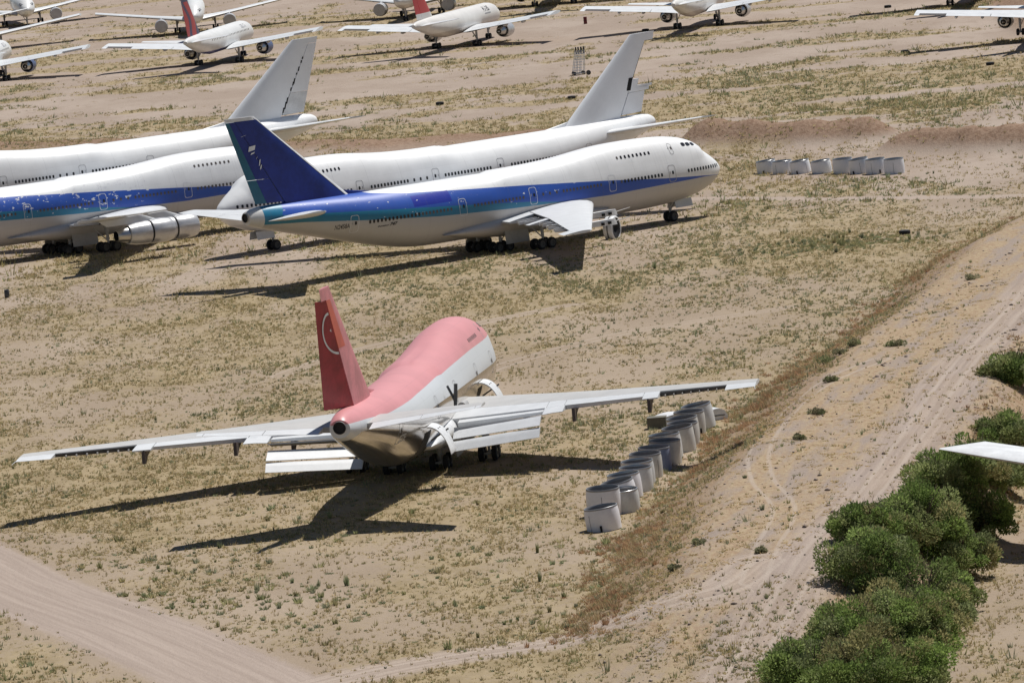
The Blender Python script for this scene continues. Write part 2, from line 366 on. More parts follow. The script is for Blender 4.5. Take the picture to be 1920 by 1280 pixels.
M['panel_orange'] = paint('orange_red_panel', (.52,.095,.060), .45)
M['cowl_blue'] = paint('cowl_blue', (.10,.13,.24), .45)
M['bracket'] = paint('stained_bracket', (.11,.085,.075), .6)
M['zinc'] = paint('zinc_primer', (.25,.26,.14), .6)
M['letter'] = paint('letter_black', (.03,.03,.035), .5)
M['letter_grey'] = paint('letter_grey', (.30,.31,.34), .5)
M['cowl_silver'] = paint('cowl_silver', (.62,.62,.63), .32, metal=.45)
M['red'] = paint('red_paint', (.16,.02,.02), .45)

# ---------------------------------------------------------------- the big four-engined jets (body stations s aft of the nose, y to port, z up)
S0 = 33.0
def P3(s, y, z): return (S0-s, y, z)
ZB = [(0,5.2),(.3,4.6),(1,4.0),(2,3.4),(4,2.72),(7,2.2),(10,1.98),(13,1.9),(18,1.85),(45,1.88),(48,2.15),(52,2.95),(56,3.9),(60,4.9),(64,5.85),(67,6.65),(68.6,7.15)]
ZT = [(0,5.2),(.3,5.8),(1,6.4),(2,7.1),(3,7.75),(4,8.4),(5,8.95),(6,9.35),(7,9.6),(9,9.83),(12,9.95),(16,9.95),(19,9.85),(22,9.5),(25,9.17),(28,8.95),(31,8.82),(34,8.78),(52,8.78),(60,8.95),(65,9.0),(67.6,8.95),(68.3,8.75),(68.6,8.55)]
WD = [(0,.03),(.3,.75),(1,1.4),(2,2.0),(3,2.4),(4,2.68),(6,3.02),(8,3.18),(10,3.25),(46,3.25),(50,3.1),(54,2.78),(58,2.3),(62,1.8),(66,1.25),(68.6,.8)]
def tb(T, s):
    X_, Y_ = [a for a, b in T], [b for a, b in T]
    k = float(np.interp(s, [0, 3, 9, 60, 67, 68.6], [0, .25, 1.6, 1.6, .3, 0]))
    return float(np.mean(np.interp([s-k, s-k*.5, s, s+k*.5, s+k], X_, Y_))) if T[-1][0] > 60 else float(np.interp(s, X_, Y_))
def ring(s, n=30):
    zb, zt, wd = tb(ZB, s), tb(ZT, s), tb(WD, s)
    zc = 5.3 if 6 <= s < 46 else ((zb+zt)/2 if s < 6 else 5.3+(s-46)/22.6*2.55)
    if s < 6: zc = 5.2+(min(s, 6)/6)*.1
    zm = min(zt, 8.78+max(0, s-52)*.02); out = []
    for i in range(n+1):
        f = -math.pi/2+math.pi*i/n; c, sn = math.cos(f), math.sin(f)
        h = max(.02, (zm-zc) if sn > 0 else (zc-zb))
        e = 2.0
        r = 1/math.sqrt((c/wd)**2+(sn/h)**2)
        if zt > 8.3 and s < 34:
            zh = 7.1; hh = zt-zh; wh = .80*wd; dz = zh-zc
            A = (c/wh)**2+(sn/hh)**2; B = -2*sn*dz/hh**2; C = (dz/hh)**2-1; D = B*B-4*A*C
            if D > 0:
                r2 = (-B+math.sqrt(D))/(2*A)
                if r2 > 0: r = (r**12+r2**12)**(1/12) if min(r, r2)/max(r, r2) > .5 else max(r, r2)
        out.append((r*c, zc+r*sn))
    out[-1] = (0.0, zt); return out
def surf_y(s, z):
    rg = ring(s); zs = [b for a, b in rg]; ys = [a for a, b in rg]
    return float(np.interp(z, zs, ys))
def normal_at(s, z, sg):
    a = 0.12
    dyds = (surf_y(s+a, z)-surf_y(s-a, z))/(2*a); dydz = (surf_y(s, z+a)-surf_y(s, z-a))/(2*a)
    n = Vector((dyds, sg*1.0, -dydz)); return n.normalized()
def fuselage_mesh(mat):
    ss = [0,.1,.3,.6,1,1.5,2,2.5,3,3.5,4,4.5,5,5.5,6,6.5,7,8,9,10,12]+list(np.arange(13.5, 34.1, 1.2))+list(np.arange(35, 45.1, 2))+list(np.arange(46, 67.9, 1))+[68.1,68.4,68.6]
    n = 30; V = []; F = []
    for s in ss:
        rg = ring(s, n)
        V += [P3(s, y, z) for y, z in rg]+[P3(s, -y, z) for y, z in rg[-2:0:-1]]
    k = 2*n
    for j in range(len(ss)-1): F += [(j*k+i, j*k+(i+1) % k, (j+1)*k+(i+1) % k, (j+1)*k+i) for i in range(k)]
    F.append(tuple(range(k))); F.append(tuple(range((len(ss)-1)*k, len(ss)*k)))
    return mkmesh('fuselage', V, F, [mat], smooth=50)
def yt(c, tc): return 5*tc*(.2969*math.sqrt(max(c, 0))-.126*c-.3516*c*c+.2843*c**3-.1015*c**4)
def panel(mb, secs, c0, c1, n=9, m=0, skew=None):
    """aerofoil slab between chord fractions c0..c1 over sections (le, te, thickness ratio, up)"""
    k = 2*(n+1); V = []
    for le, te, tc, up in secs:
        le, te, up = Vector(le), Vector(te), Vector(up); ch = (te-le).length
        cs = [c0+(c1-c0)*(1-math.cos(math.pi*i/n/ (1 if c1 > .98 else 1)))/2 for i in range(n+1)]
        V += [le+(te-le)*c+up*ch*(yt(c, tc)+.0008) for c in cs]+[le+(te-le)*c-up*ch*(yt(c, tc)*.75+.0008) for c in reversed(cs)]
    F = []
    for j in range(len(secs)-1): F += [(j*k+i, j*k+(i+1) % k, (j+1)*k+(i+1) % k, (j+1)*k+i) for i in range(k)]
    F += [tuple(range(k))[::-1], tuple(range((len(secs)-1)*k, len(secs)*k))]
    mb.add(V, F, m); return mb
def lerp_sec(a, b, t): return (Vector(a[0]).lerp(Vector(b[0]), t), Vector(a[1]).lerp(Vector(b[1]), t), a[2]+(b[2]-a[2])*t, a[3])
# wheels and gear, shared
def wheel_mesh(r=.62, wd=.46):
    mb = MB()
    mb.lathe((0,0,0), (0,1,0), [(-wd/2,.30*r),(-wd/2,.55*r),(-wd/2-.01,.62*r),(-wd*.42,.93*r),(-wd*.25,r),(wd*.25,r),(wd*.42,.93*r),(wd/2+.01,.62*r),(wd/2,.55*r),(wd/2,.30*r)], n=18, fm=[1,1,0,0,0,0,0,1,1])
    mb.tube((0,-wd/2+.05,0), (0,wd/2-.05,0), .31*r, n=10, m=1)
    return mb.me('wheel', [M['rubber'], M['dark_metal']], smooth=40, recalc=False)
WHEEL = wheel_mesh(); WHEEL_S = wheel_mesh(.5, .36)
def gear(parent, name, s, y, z1, wheels, r, mat, brace, wm, ref=S0):
    mb = MB(); x = ref-s
    mb.tube((x,y,z1), (x,y,z1*.45), .19, n=10); mb.tube((x,y,z1*.5), (x,y,r), .12, n=10)
    mb.tube((x-brace,y*.9,z1), (x,y,z1*.42), .075, n=8); mb.tube((x,y-.7*math.copysign(1, y or 1),z1), (x,y,z1*.5), .06, n=8)
    xs = sorted({wx for wx, wy in wheels}); ys = sorted({wy for wx, wy in wheels})
    if len(xs) > 1: mb.tube((x+xs[0],y,r), (x+xs[-1],y,r), .13, n=8)
    for wx in xs: mb.tube((x+wx,y+ys[0],r), (x+wx,y+ys[-1],r), .09, n=8)
    g = mb.obj(name, mat, parent, smooth=40)
    for wx, wy in wheels: link('wheel', wm, g, loc=(x+wx, y+wy, r))
    return g
def rr_mesh(w_, h_, d_=.03, rad=.13, mat=None, name='window'):
    pts = []
    for cx, cy, a0 in ((1,1,0),(-1,1,90),(-1,-1,180),(1,-1,270)):
        for i in range(3):
            a = R(a0+45*i); pts.append((cx*(w_/2-rad)+rad*math.cos(a), cy*(h_/2-rad)+rad*math.sin(a)))
    n = len(pts); V = [(x, -d_, z) for x, z in pts]+[(x, d_, z) for x, z in pts]
    F = [tuple(range(n)), tuple(range(n, 2*n))[::-1]]+[(i, n+i, n+(i+1) % n, (i+1) % n) for i in range(n)]
    return mkmesh(name, V, F, [mat])
WIN = rr_mesh(.27, .40, .02, .10, M['glass']); WIN_D = rr_mesh(.25, .36, .02, .10, M['glass_dull'])
def put_window(parent, s, z, sg, me, name='window'):
    y = surf_y(s, z); n = normal_at(s, z, sg)
    # local +y of the window looks outward
    zax = Vector((0, 0, 1)); xax = n.cross(zax).normalized(); zax = xax.cross(n).normalized()
    mt = Matrix((xax, n, zax)).transposed()
    o = link(name, me, parent, loc=P3(s, sg*y, z)); o.rotation_euler = mt.to_euler(); return o
def put_door(parent, s, z, sg, mat, wmat, w_=1.07, h_=1.9, wz=.08):
    pts = []; rad = .25
    for cx, cy, a0 in ((1,1,0),(-1,1,90),(-1,-1,180),(1,-1,270)):
        for i in range(4):
            a = R(a0+30*i); pts.append((cx*(w_/2-rad)+rad*math.cos(a), cy*(h_/2-rad)+rad*math.sin(a)))
    # more points down the sides so the frame hugs the curved skin
    full = []
    for a, b in zip(pts, pts[1:]+pts[:1]):
        L = math.hypot(b[0]-a[0], b[1]-a[1]); k = max(1, int(L/.3))
        full += [(a[0]+(b[0]-a[0])*i/k, a[1]+(b[1]-a[1])*i/k) for i in range(k)]
    n = len(full); V = []
    for off in (0, .055):
        for a, b in full:
            L = math.hypot(a/w_*2, b/h_*2); f = 1-off/(.5*min(w_, h_))
            aa = a-math.copysign(off, a)*(abs(a) > .2); bb = b-math.copysign(off, b)*(abs(b) > .5)
            ss, zz = s+aa, z+bb
            V.append(P3(ss, sg*(surf_y(ss, zz)+.018), zz))
    F = [(i, (i+1) % n, n+(i+1) % n, n+i) for i in range(n)]
    mb = MB(); mb.add(V, F)
    d = mb.obj('door', mat, parent, recalc=False)
    put_window(d, s-.12, z+wz, sg, wmat, 'door_window')
    zz = z+.1; hb = MB(); hb.box(P3(s+.32, sg*(surf_y(s+.32, zz)+.02), zz), (.07,.04,.3)); hb.obj('handle', M['line'], d)
    return d
def conform_text(txt, parent, s_start, z0, h, sg, mat, name='lettering', length=None, shear=0.0, ref=S0, ysurf=None, bold=0.0):
    cu = bpy.data.curves.new(name, 'FONT'); cu.body = txt; cu.size = 1.0; cu.shear = shear; cu.offset = bold
    to = bpy.data.objects.new(name, cu); COL.objects.link(to)
    dg = bpy.context.evaluated_depsgraph_get(); me = bpy.data.meshes.new_from_object(to.evaluated_get(dg))
    COL.objects.unlink(to); bpy.data.objects.remove(to)
    co = np.array([v.co[:] for v in me.vertices]); w0 = co[:, 0].max()-co[:, 0].min(); hh = co[:, 1].max()-co[:, 1].min()
    k = h/hh; kx = k if length is None else length/w0
    f = ysurf or surf_y
    for v in me.vertices:
        dx = (v.co.x-co[:, 0].min())*kx; z = z0+(v.co.y-co[:, 1].min())*k
        s = s_start-dx if sg < 0 else s_start+dx          # text reads nose-ward on the starboard side
        v.co = (ref-s, sg*(f(s, z)+.02), z)
    me.materials.clear(); me.materials.append(mat)
    return link(name, me, parent)

def LEs(y): return 29.9+(y-12.1)*.894
def TEs(y): return 39.4+(y-11.8)*.572 if y > 11.8 else 36.3+(y-3.25)*(39.4-36.3)/8.55
def wsec(y, sg, dih=.085, zr=3.55, twist=True):
    z = zr+(y-3.25)*dih; tc = float(np.interp(y, [1, 12, 30], [.125, .095, .08])); inc = .028 if y < 12 else .018
    le, te = LEs(y), TEs(y)
    return (P3(le, sg*y, z+inc*(te-le)*.5), P3(te, sg*y, z-inc*(te-le)*.5), tc, (0, -sg*dih, 1))
def fin(parent, mat, cut=.70, le_strip=None, name='vertical_fin'):
    root = (P3(54.0,0,8.55), P3(67.0,0,8.9), .10, (0,1,0)); tip = (P3(66.3,0,18.65), P3(70.35,0,18.72), .085, (0,1,0))
    mb = MB(); secs = [lerp_sec(root, tip, i/6) for i in range(7)]
    panel(mb, secs, 0.0, cut)
    # fillet ahead of the root
    fil = []
    for i in range(5):
        tt = i/4; fil.append((P3(50.8+(54.4-50.8)*tt, 0, 8.72+tt*.55), P3(57.0, 0, 8.72+tt*.9), .05, (0,1,0)))
    panel(mb, fil, 0, 1.0)
    # capped tip block
    f = mb.obj(name, mat, parent, smooth=35)
    return f, root, tip
def rudder(parent, root, tip, t0, t1, mat, cut=.715, defl=0.0, c1=1.0, name='rudder', sides=None):
    secs = [lerp_sec(root, tip, t0+(t1-t0)*i/4) for i in range(5)]
    if defl:
        h0 = Vector(secs[0][0]).lerp(Vector(secs[0][1]), cut); h1 = Vector(secs[-1][0]).lerp(Vector(secs[-1][1]), cut)
        rot = Matrix.Rotation(defl, 4, h1-h0); tm = Matrix.Translation(h0) @ rot @ Matrix.Translation(-h0)
        secs = [(tm @ Vector(a), tm @ Vector(b), c, rot.to_3x3() @ Vector(d)) for a, b, c, d in secs]
    mb = MB(); panel(mb, secs, cut, c1, 6)
    return mb.obj(name, mat, parent, smooth=35), secs
def stab(parent, sg, mat, emat, drop=0.0, name='stabilizer'):
    root = (P3(58.6, sg*1.2, 7.35), P3(67.0, sg*1.2, 7.35), .10, (0, -sg*.11, 1)); tip = (P3(66.5, sg*11.05, 8.5), P3(69.2, sg*11.05, 8.5), .08, (0, -sg*.11, 1))
    secs = [lerp_sec(root, tip, i/5) for i in range(6)]
    mb = MB(); panel(mb, secs, 0, .70); st = mb.obj(name, mat, parent, smooth=40)
    for a, b in ((.08, .50), (.505, .95)):
        es = [lerp_sec(root, tip, a+(b-a)*i/3) for i in range(4)]
        mb = MB(); panel(mb, es, .708, 1.0, 5); mb.obj('elevator', emat, st, smooth=40)
    es = [lerp_sec(root, tip, .955+.045*i/2) for i in range(3)]
    mb = MB(); panel(mb, es, .702, 1.0, 5); mb.obj('tip_fairing', emat, st, smooth=40)
    return st
def bogies(parent, mat, plates=True):
    W4 = [(.74, .56), (.74, -.56), (-.74, .56), (-.74, -.56)]
    for sg in (1, -1):
        gear(parent, 'wing_gear', 31.8, sg*5.5, 3.0, W4, .62, mat, 1.6, WHEEL)
        gear(parent, 'body_gear', 34.9, sg*1.92, 2.6, W4, .62, mat, -1.5, WHEEL)
        mb = MB(); mb.box((S0-33.6, sg*3.3, 1.75), (3.4, .07, 1.7), rot=Matrix.Rotation(sg*.12, 3, 'X')); mb.obj('gear_door', M['dull_grey'], parent)
    gear(parent, 'nose_gear', 7.77, 0, 2.9, [(0, .46), (0, -.46)], .60, mat, -1.5, WHEEL)
    for sg in (1, -1):
        mb = MB(); mb.box((S0-6.2, sg*.62, 1.95), (2.6, .05, .95), rot=Matrix.Rotation(sg*.25, 3, 'X')); mb.obj('nose_gear_door', M['wing_white'], parent)
def wing_fairing(parent, mat):
    V = []; F = []; ss = np.linspace(19.0, 43.5, 18); n = 14
    for s in ss:
        u = (s-19.0)/24.5; k = math.sin(math.pi*min(1, max(0, u)))**.8
        for i in range(n+1):
            a = -math.pi*.5+math.pi*i/n
            z = 2.95+1.35*k*math.sin(a); y = (2.75+.75*k)*max(0, math.cos(a))**.5
            V.append(P3(s, y, z-.05))
    for j in range(len(ss)-1): F += [(j*(n+1)+i, j*(n+1)+i+1, (j+1)*(n+1)+i+1, (j+1)*(n+1)+i) for i in range(n)]
    k = len(V); V += [(x, -y, z) for x, y, z in V]; F += [tuple(i+k for i in f)[::-1] for f in F]
    return link('wing_root_fairing', mkmesh('wing_root_fairing', V, F, [mat], smooth=60, recalc=False), parent)
DOORS = [9.80, 18.88, 30.64, 40.9, 55.72]
def full_wing(parent, sg, mat, dih, strip_te=False, pylons=()):
    """swept wing; strip_te leaves the trailing edge robbed of its flaps, ribs showing"""
    ys = [2.6, 5, 8, 11.8, 16, 21, 26, 29.8]
    c1 = .66 if strip_te else .80
    mb = MB(); panel(mb, [wsec(y, sg, dih) for y in ys], 0, c1, 10); wg = mb.obj('wing', mat, parent, smooth=40)
    def piece(y0, y1, a, b, nm, mt=mat, n=3):
        mb = MB(); panel(mb, [wsec(y, sg, dih) for y in np.linspace(y0, y1, n)], a, b, 5); mb.obj(nm, mt, wg, smooth=40)
    piece(27.2, 29.8, c1+.004, 1.0, 'wing_tip')
    if not strip_te:
        piece(3.0, 10.9, c1+.004, 1.0, 'flap'); piece(11.0, 13.0, c1+.004, 1.0, 'inboard_aileron'); piece(13.1, 21.0, c1+.004, 1.0, 'flap'); piece(21.1, 27.1, c1+.004, 1.0, 'outboard_aileron')
    else:
        piece(2.8, 5.6, c1+.004, .95, 'trailing_edge_skin'); piece(11.2, 12.7, c1+.004, .98, 'inboard_aileron'); piece(3.6, 27.1, c1+.002, c1+.012, 'rear_spar', M['dark_metal'], 6)
        for i, y in enumerate((6.8, 8.2, 9.7, 14.2, 16.0, 18.2, 20.6, 22.6, 24.6)):
            a, b, tc, up = wsec(y, sg, dih); a, b = Vector(a), Vector(b); q0, q1 = a.lerp(b, c1), a.lerp(b, .86+.12*random.random())
            mb = MB(); mb.box((q0+q1)/2+Vector((0, 0, .04)), ((q1-q0).length, .12, .30), rot=Matrix.Rotation(.06*random.uniform(-1, 1), 3, 'Y')); mb.obj('rib', M['white'], wg)
            if i in (3, 5):
                mb = MB(); mb.box((q0+q1)/2+Vector((0, sg*.8, .16)), (2.2, 1.1, .06), rot=Matrix.Rotation(.12, 3, 'Y')); mb.obj('loose_panel', M['white'], wg)
    for y in pylons:
        a, b, tc, up = wsec(y, sg, dih); a = Vector(a); mb = MB()
        panel(mb, [(a+Vector((3.6, 0, -.75)), a+Vector((-5.0, 0, -.55)), .075, (0, 1, 0)), (a+Vector((3.3, 0, -.05)), a+Vector((-5.0, 0, -.15)), .075, (0, 1, 0))], 0, 1, 6); py = mb.obj('pylon', M['white'], wg, smooth=40)
        mb = MB()
        for dx, dz in ((2.2, -.42), (1.2, -.45)): mb.box(a+Vector((dx, sg*.28, dz)), (.34, .30, .30))
        mb.obj('mount_hole', M['black'], py)
        mb = MB(); mb.tube(a+Vector((3.4, .1, -.4)), a+Vector((5.2, sg*.3, -.1)), .07, .04, n=6); mb.obj('drooping_strut', M['dull_grey'], py)
    return wg
def jumbo(name, label, pose, fusmat, side, windows, upper, linemat, glass, group='jumbo jets parked in the field', roll=0.0, cat='airplane'):
    X, Y, psi = pose
    root = thing(name, label, cat, (X, Y, 0), math.pi/2-psi, group); root.rotation_euler = (roll, 0, math.pi/2-psi)
    root.location.z = float(gz(X, Y))*.5
    link('fuselage', fuselage_mesh(fusmat), root)
    for z, lst in ((5.72, windows), (8.33, upper)):
        for sg in side:
            for s0, s1, st in lst:
                for s in np.arange(s0, s1+.01, st): put_window(root, float(s), z, sg, glass(s))
    for sg in side:
        for s in DOORS: put_door(root, s, 5.72, sg, linemat(s), WIN)
        put_door(root, 9.0, 8.4, sg, M['line'], WIN_D, .6, 1.25)
    for sg in (1, -1):                           # flight deck glazing
        for s, z, w_ in ((5.15, 8.52, .62), (5.95, 8.6, .7), (6.75, 8.66, .6)):
            o = put_window(root, s, z, sg, WIN, 'cockpit_window'); o.scale = (w_/.27, 1, .50/.40)
    bogies(root, M['dull_grey'])
    wing_fairing(root, fusmat if fusmat != M['fus_pink'] else M['white'])
    # apu outlet
    mb = MB(); mb.lathe(P3(68.45, 0, 7.95), (-1, 0, 0), [(0, .52), (.30, .50), (.30, .42), (.19, .40), (.19, 0.0)], n=18, fm=[0, 1, 1, 1]); mb.obj('exhaust_outlet', [M['dull_grey'], M['black']], root, smooth=40, recalc=False)
    return root
W_ALL = [(1.6, 7.6, .508), (11.4, 17.6, .508), (20.6, 26.2, .508), (27.2, 29.2, 1.0), (32.1, 39.4, .508), (42.6, 53.9, .508)]

# ---- the blue and white jet in the middle
POSE = {'A': (-8.26, 530.391, 0.14649), 'B': (-0.048, 722.889, 0.868516), 'C': (-50.345, 772.288, 0.986114), 'D': (-7.430, 766.888, -2.296251), 'E': (-51.805, 825.946, -2.196634)}
def gl_blue(s): return WIN if (s < 17 or s > 47) else WIN_D
def ln_blue(s): return M['line'] if s < 12 else M['line_white']
def blue_fin(root):
    f, rt, tp = fin(root, M['fin_blue'])
    mb = MB()                                   # white leading edge and tip band, 4 mm proud
    secs = [lerp_sec(rt, tp, i/6) for i in range(7)]
    def prd(sec, k=1.02): return (sec[0]+Vector((.03,0,.0)), sec[1], sec[2]*1.06, sec[3])
    panel(mb, [prd(x) for x in secs], 0, .045, 4); mb.obj('leading_edge', M['white'], f, smooth=40)
    mb = MB(); panel(mb, [(a+Vector((0,0,.02*i)), b+Vector((0,0,.02*i)), c*1.04, d) for i, (a, b, c, d) in enumerate([lerp_sec(rt, tp, .965+.035*i/2) for i in range(3)])], 0, 1.0, 8); mb.obj('tip_cap', M['white'], f, smooth=40)
    for t0, t1 in ((.035, .30), (.305, .96)):
        rd, secs = rudder(f, rt, tp, t0, t1, M['fin_blue'], c1=.885)
        mb = MB(); panel(mb, secs, .887, 1.0, 4); mb.obj('trailing_edge_band', M['fin_teal'], f, smooth=40)
    return f, rt, tp
B = jumbo('jumbo_jet', 'blue striped white jumbo jet, whole length in view, parked across the middle', POSE['B'], M['fus_blue'], (-1,), W_ALL, [(12.4, 17.3, .6)], ln_blue, gl_blue)
fB, rt, tp = blue_fin(B)
for k, (t_, c_, w_, h_) in enumerate(((.80,.71,.75,.16),(.655,.70,1.0,.62),(.60,.735,.6,.30),(.545,.715,.22,.34),(.49,.715,.26,.75),(.44,.735,.3,.55))):     # bare patches where markings were stripped
    a, b, tc, up = lerp_sec(rt, tp, t_); ch = (b-a).length
    q = a.lerp(b, c_)-Vector((0, 1, 0))*(ch*yt(c_, tc)+.02); mb = MB()
    mb.add([q+Vector((w_/2,0,h_/2)), q+Vector((-w_/2+.1,-.002,h_/2-.1)), q+Vector((-w_/2-.05,0,-h_/2)), q+Vector((w_/2-.15,0,-h_/2+.12))], [(0,1,2,3)]); mb.obj('stripped_patch', M['white'], fB)
for sg in (1, -1): stab(B, sg, M['wing_white'], M['wing_white'])
full_wing(B, -1, M['wing_white'], .014, True, (11.7, 20.8)); full_wing(B, 1, M['wing_white'], .085, True, (11.7, 20.8))
conform_text('N2458A', B, 58.15, 5.35, .52, -1, M['letter'], 'registration', 1.85, bold=.012)
conform_text('boeing', B, 52.75, 4.92, .26, -1, M['letter'], 'lettering', 1.45, .35, bold=.02)
conform_text('747', B, 51.2, 4.96, .36, -1, M['letter'], 'lettering', 1.05, .35, bold=.04)
# ---- the second blue jet, cut by the left edge of the picture
C = jumbo('jumbo_jet', 'flaking blue striped jumbo jet with two silver engines, cut by the left edge', POSE['C'], M['fus_blue2'], (-1,), W_ALL, [(12.4, 17.3, .6)], lambda s: M['line_white'], lambda s: WIN_D)
blue_fin(C)
for sg in (1, -1): stab(C, sg, M['wing_white'], M['wing_white'])
full_wing(C, -1, M['wing_white'], .10, True); full_wing(C, 1, M['wing_white'], .085, True)
def engine(parent, s, y, z, mat, mat2, cover=None):
    mb = MB(); o = (S0-s, y, z)
    mb.lathe(o, (-1,0,0), [(.0,1.16),(-.12,1.24),(0.05,1.30),(.6,1.40),(1.6,1.43),(2.6,1.38),(2.75,1.33),(2.7,1.15)], n=32); e = mb.obj('engine', mat, parent, smooth=50, recalc=False)
    mb = MB(); mb.lathe(o, (-1,0,0), [(2.95,1.15),(3.0,1.33),(3.3,1.36),(4.6,1.30),(5.7,1.12),(5.75,.98),(5.4,.9)], n=32); mb.obj('fan_cowl', mat, e, smooth=50, recalc=False)
    mb = MB(); mb.lathe(o, (-1,0,0), [(2.3,1.05),(3.4,1.05)], n=24); mb.obj('fan_case', M['dark_metal'], e, smooth=50, recalc=False)
    mb = MB(); mb.lathe(o, (-1,0,0), [(5.2,.92),(6.0,.88),(7.2,.66),(7.25,.58),(6.6,.55),(6.6,0)], n=24, fm=[0,0,0,1,1]); mb.obj('exhaust_nozzle', [mat2, M['black']], e, smooth=50, recalc=False)
    mb = MB(); mb.lathe(o, (-1,0,0), [(.9,1.14),(.9,.3),(.5,0)], n=24); mb.obj('fan', M['dark_metal'], e, smooth=50, recalc=False)
    mb = MB(); panel(mb, [((S0-s-1.2, y, z+1.2), (S0-s-8.4, y, z+1.2), .06, (0,1,0)), ((S0-s-3.6, y, z+2.1), (S0-s-9.4, y, z+1.9), .06, (0,1,0))], 0, 1); mb.obj('pylon', M['wing_white'], e, smooth=40)
    return e
engine(C, 23.6, -11.7, 2.3, M['cowl_silver'], M['metal']); engine(C, 32.3, -20.8, 3.1, M['cowl_silver'], M['metal'])
# ---- the two white jets behind, noses to the left
def gl_white(s): return WIN
D = jumbo('jumbo_jet', 'plain white jumbo jet with a half stripped rudder, behind the blue jet', POSE['D'], M['fus_white'], (1,), W_ALL, [(12.4, 16.8, .6)], lambda s: M['line'], gl_white)
f, rt, tp = fin(D, M['fin_white'])
rudder(f, rt, tp, .035, .29, M['fin_white'])
rudder(f, rt, tp, .90, 1.0, M['fin_white'], name='tip_block', cut=.70)
secs = [lerp_sec(rt, tp, .295+.13*i/3) for i in range(4)]
mb = MB(); panel(mb, [secs[0], secs[1]], .705, 1.06, 5); panel(mb, [(a, b, c, d) for a, b, c, d in [secs[1], lerp_sec(rt, tp, .37)]], .705, 1.10, 5); panel(mb, [lerp_sec(rt, tp, .37), lerp_sec(rt, tp, .45)], .705, .84, 5); mb.obj('rudder_remnant', M['fin_white'], f, smooth=40)
a, b, tc, up = lerp_sec(rt, tp, .40); q = a.lerp(b, .64)+Vector((0, 1, 0))*((b-a).length*yt(.64, tc)+.015)
mb = MB(); mb.add([q+Vector((.28,0,-.75)), q+Vector((-.42,0,-.75)), q+Vector((-.95,0,.75)), q+Vector((-.3,0,.75))], [(0,1,2,3)]); mb.obj('open_panel', M['black'], f)
secs = [lerp_sec(rt, tp, .44+.45*i/4) for i in range(5)]
mb = MB(); panel(mb, secs, .70, .712, 2); mb.obj('rear_spar', M['dark_metal'], f)
E_ = jumbo('jumbo_jet', 'plain white jumbo jet, farthest of the four, its tall grey fin standing clear', POSE['E'], M['fus_white'], (1,), W_ALL, [(12.4, 16.8, .6)], lambda s: M['line'], gl_white)
f, rt, tp = fin(E_, M['fin_white'])
rudder(f, rt, tp, .035, .305, M['white']); rudder(f, rt, tp, .31, .92, M['fin_white'])
rudder(f, rt, tp, .925, 1.0, M['fin_white'], name='tip_block', cut=.70)
for t_ in (.10, .16, .22, .36, .43, .46, .55, .61, .70, .745):
    a, b, tc, up = lerp_sec(rt, tp, t_); q = a.lerp(b, .69)+Vector((0, 1, 0))*((b-a).length*yt(.69, tc)+.02); L = random.uniform(.12, .45)
    mb = MB(); mb.add([q+Vector((.10,0,-L)), q+Vector((-.12,0,-L)), q+Vector((-.12-L*.7,0,L)), q+Vector((.10-L*.7,0,L))], [(0,1,2,3)]); mb.obj('hinge_gap', M['black'], f)
for J in (D, E_):
    for sg in (1, -1): stab(J, sg, M['white'], M['white'])
    for sg in (1, -1): full_wing(J, sg, M['wing_white'], .085)
# ---- the pink jet in front, tail to us
A = jumbo('jumbo_jet', 'pink topped jumbo jet with a dark red rudder, wings spread, seen from behind', POSE['A'], M['fus_pink'], (-1,), [], [(12.0, 16.6, .6)], lambda s: M['line'], lambda s: WIN_D, roll=-.0272)
f, rt, tp = fin(A, M['fin_pink'], cut=.68)
rd, secs = rudder(f, rt, tp, .015, .90, M['rudder_red'], cut=.69, defl=-R(24), c1=1.0)
rudder(f, rt, tp, .905, 1.0, M['fin_pink'], name='tip_block', cut=.68)
# orange panel on the upper fin and the ring on the rudder
ps = [lerp_sec(rt, tp, .50+.40*i/4) for i in range(5)]
mb = MB(); panel(mb, [(a, b, c*1.05, d) for a, b, c, d in ps], .40, .684, 6); mb.obj('repair_panel', M['panel_orange'], f, smooth=40)
s_lo, s_hi = secs[0], secs[-1]
def on_rudder(tt, c, off=.03):
    a, b, tc, up = lerp_sec(s_lo, s_hi, tt); up = Vector(s_lo[3])
    return a.lerp(b, c)-up*((b-a).length*yt(c, tc)+off)
V = []; N_ = 28
for i in range(N_+1):
    a = R(-92+180*i/N_)
    for r in (.94, 1.06): V.append(on_rudder(.70+math.sin(a)*.185*r, .715+math.cos(a)*.19*r))
mb = MB(); mb.add(V, [(2*i, 2*i+1, 2*i+3, 2*i+2) for i in range(N_)]); mb.obj('white_ring', M['white'], rd, recalc=False)
q = [on_rudder(.715+dy, .745+dx) for dx, dy in ((0,0),(.03,.012),(0,.03))]
mb = MB(); mb.add(q, [(0,1,2)]); mb.obj('white_mark', M['white'], rd, recalc=False)
for sg in (1, -1): stab(A, sg, M['wing_grey'], M['wing_white'])
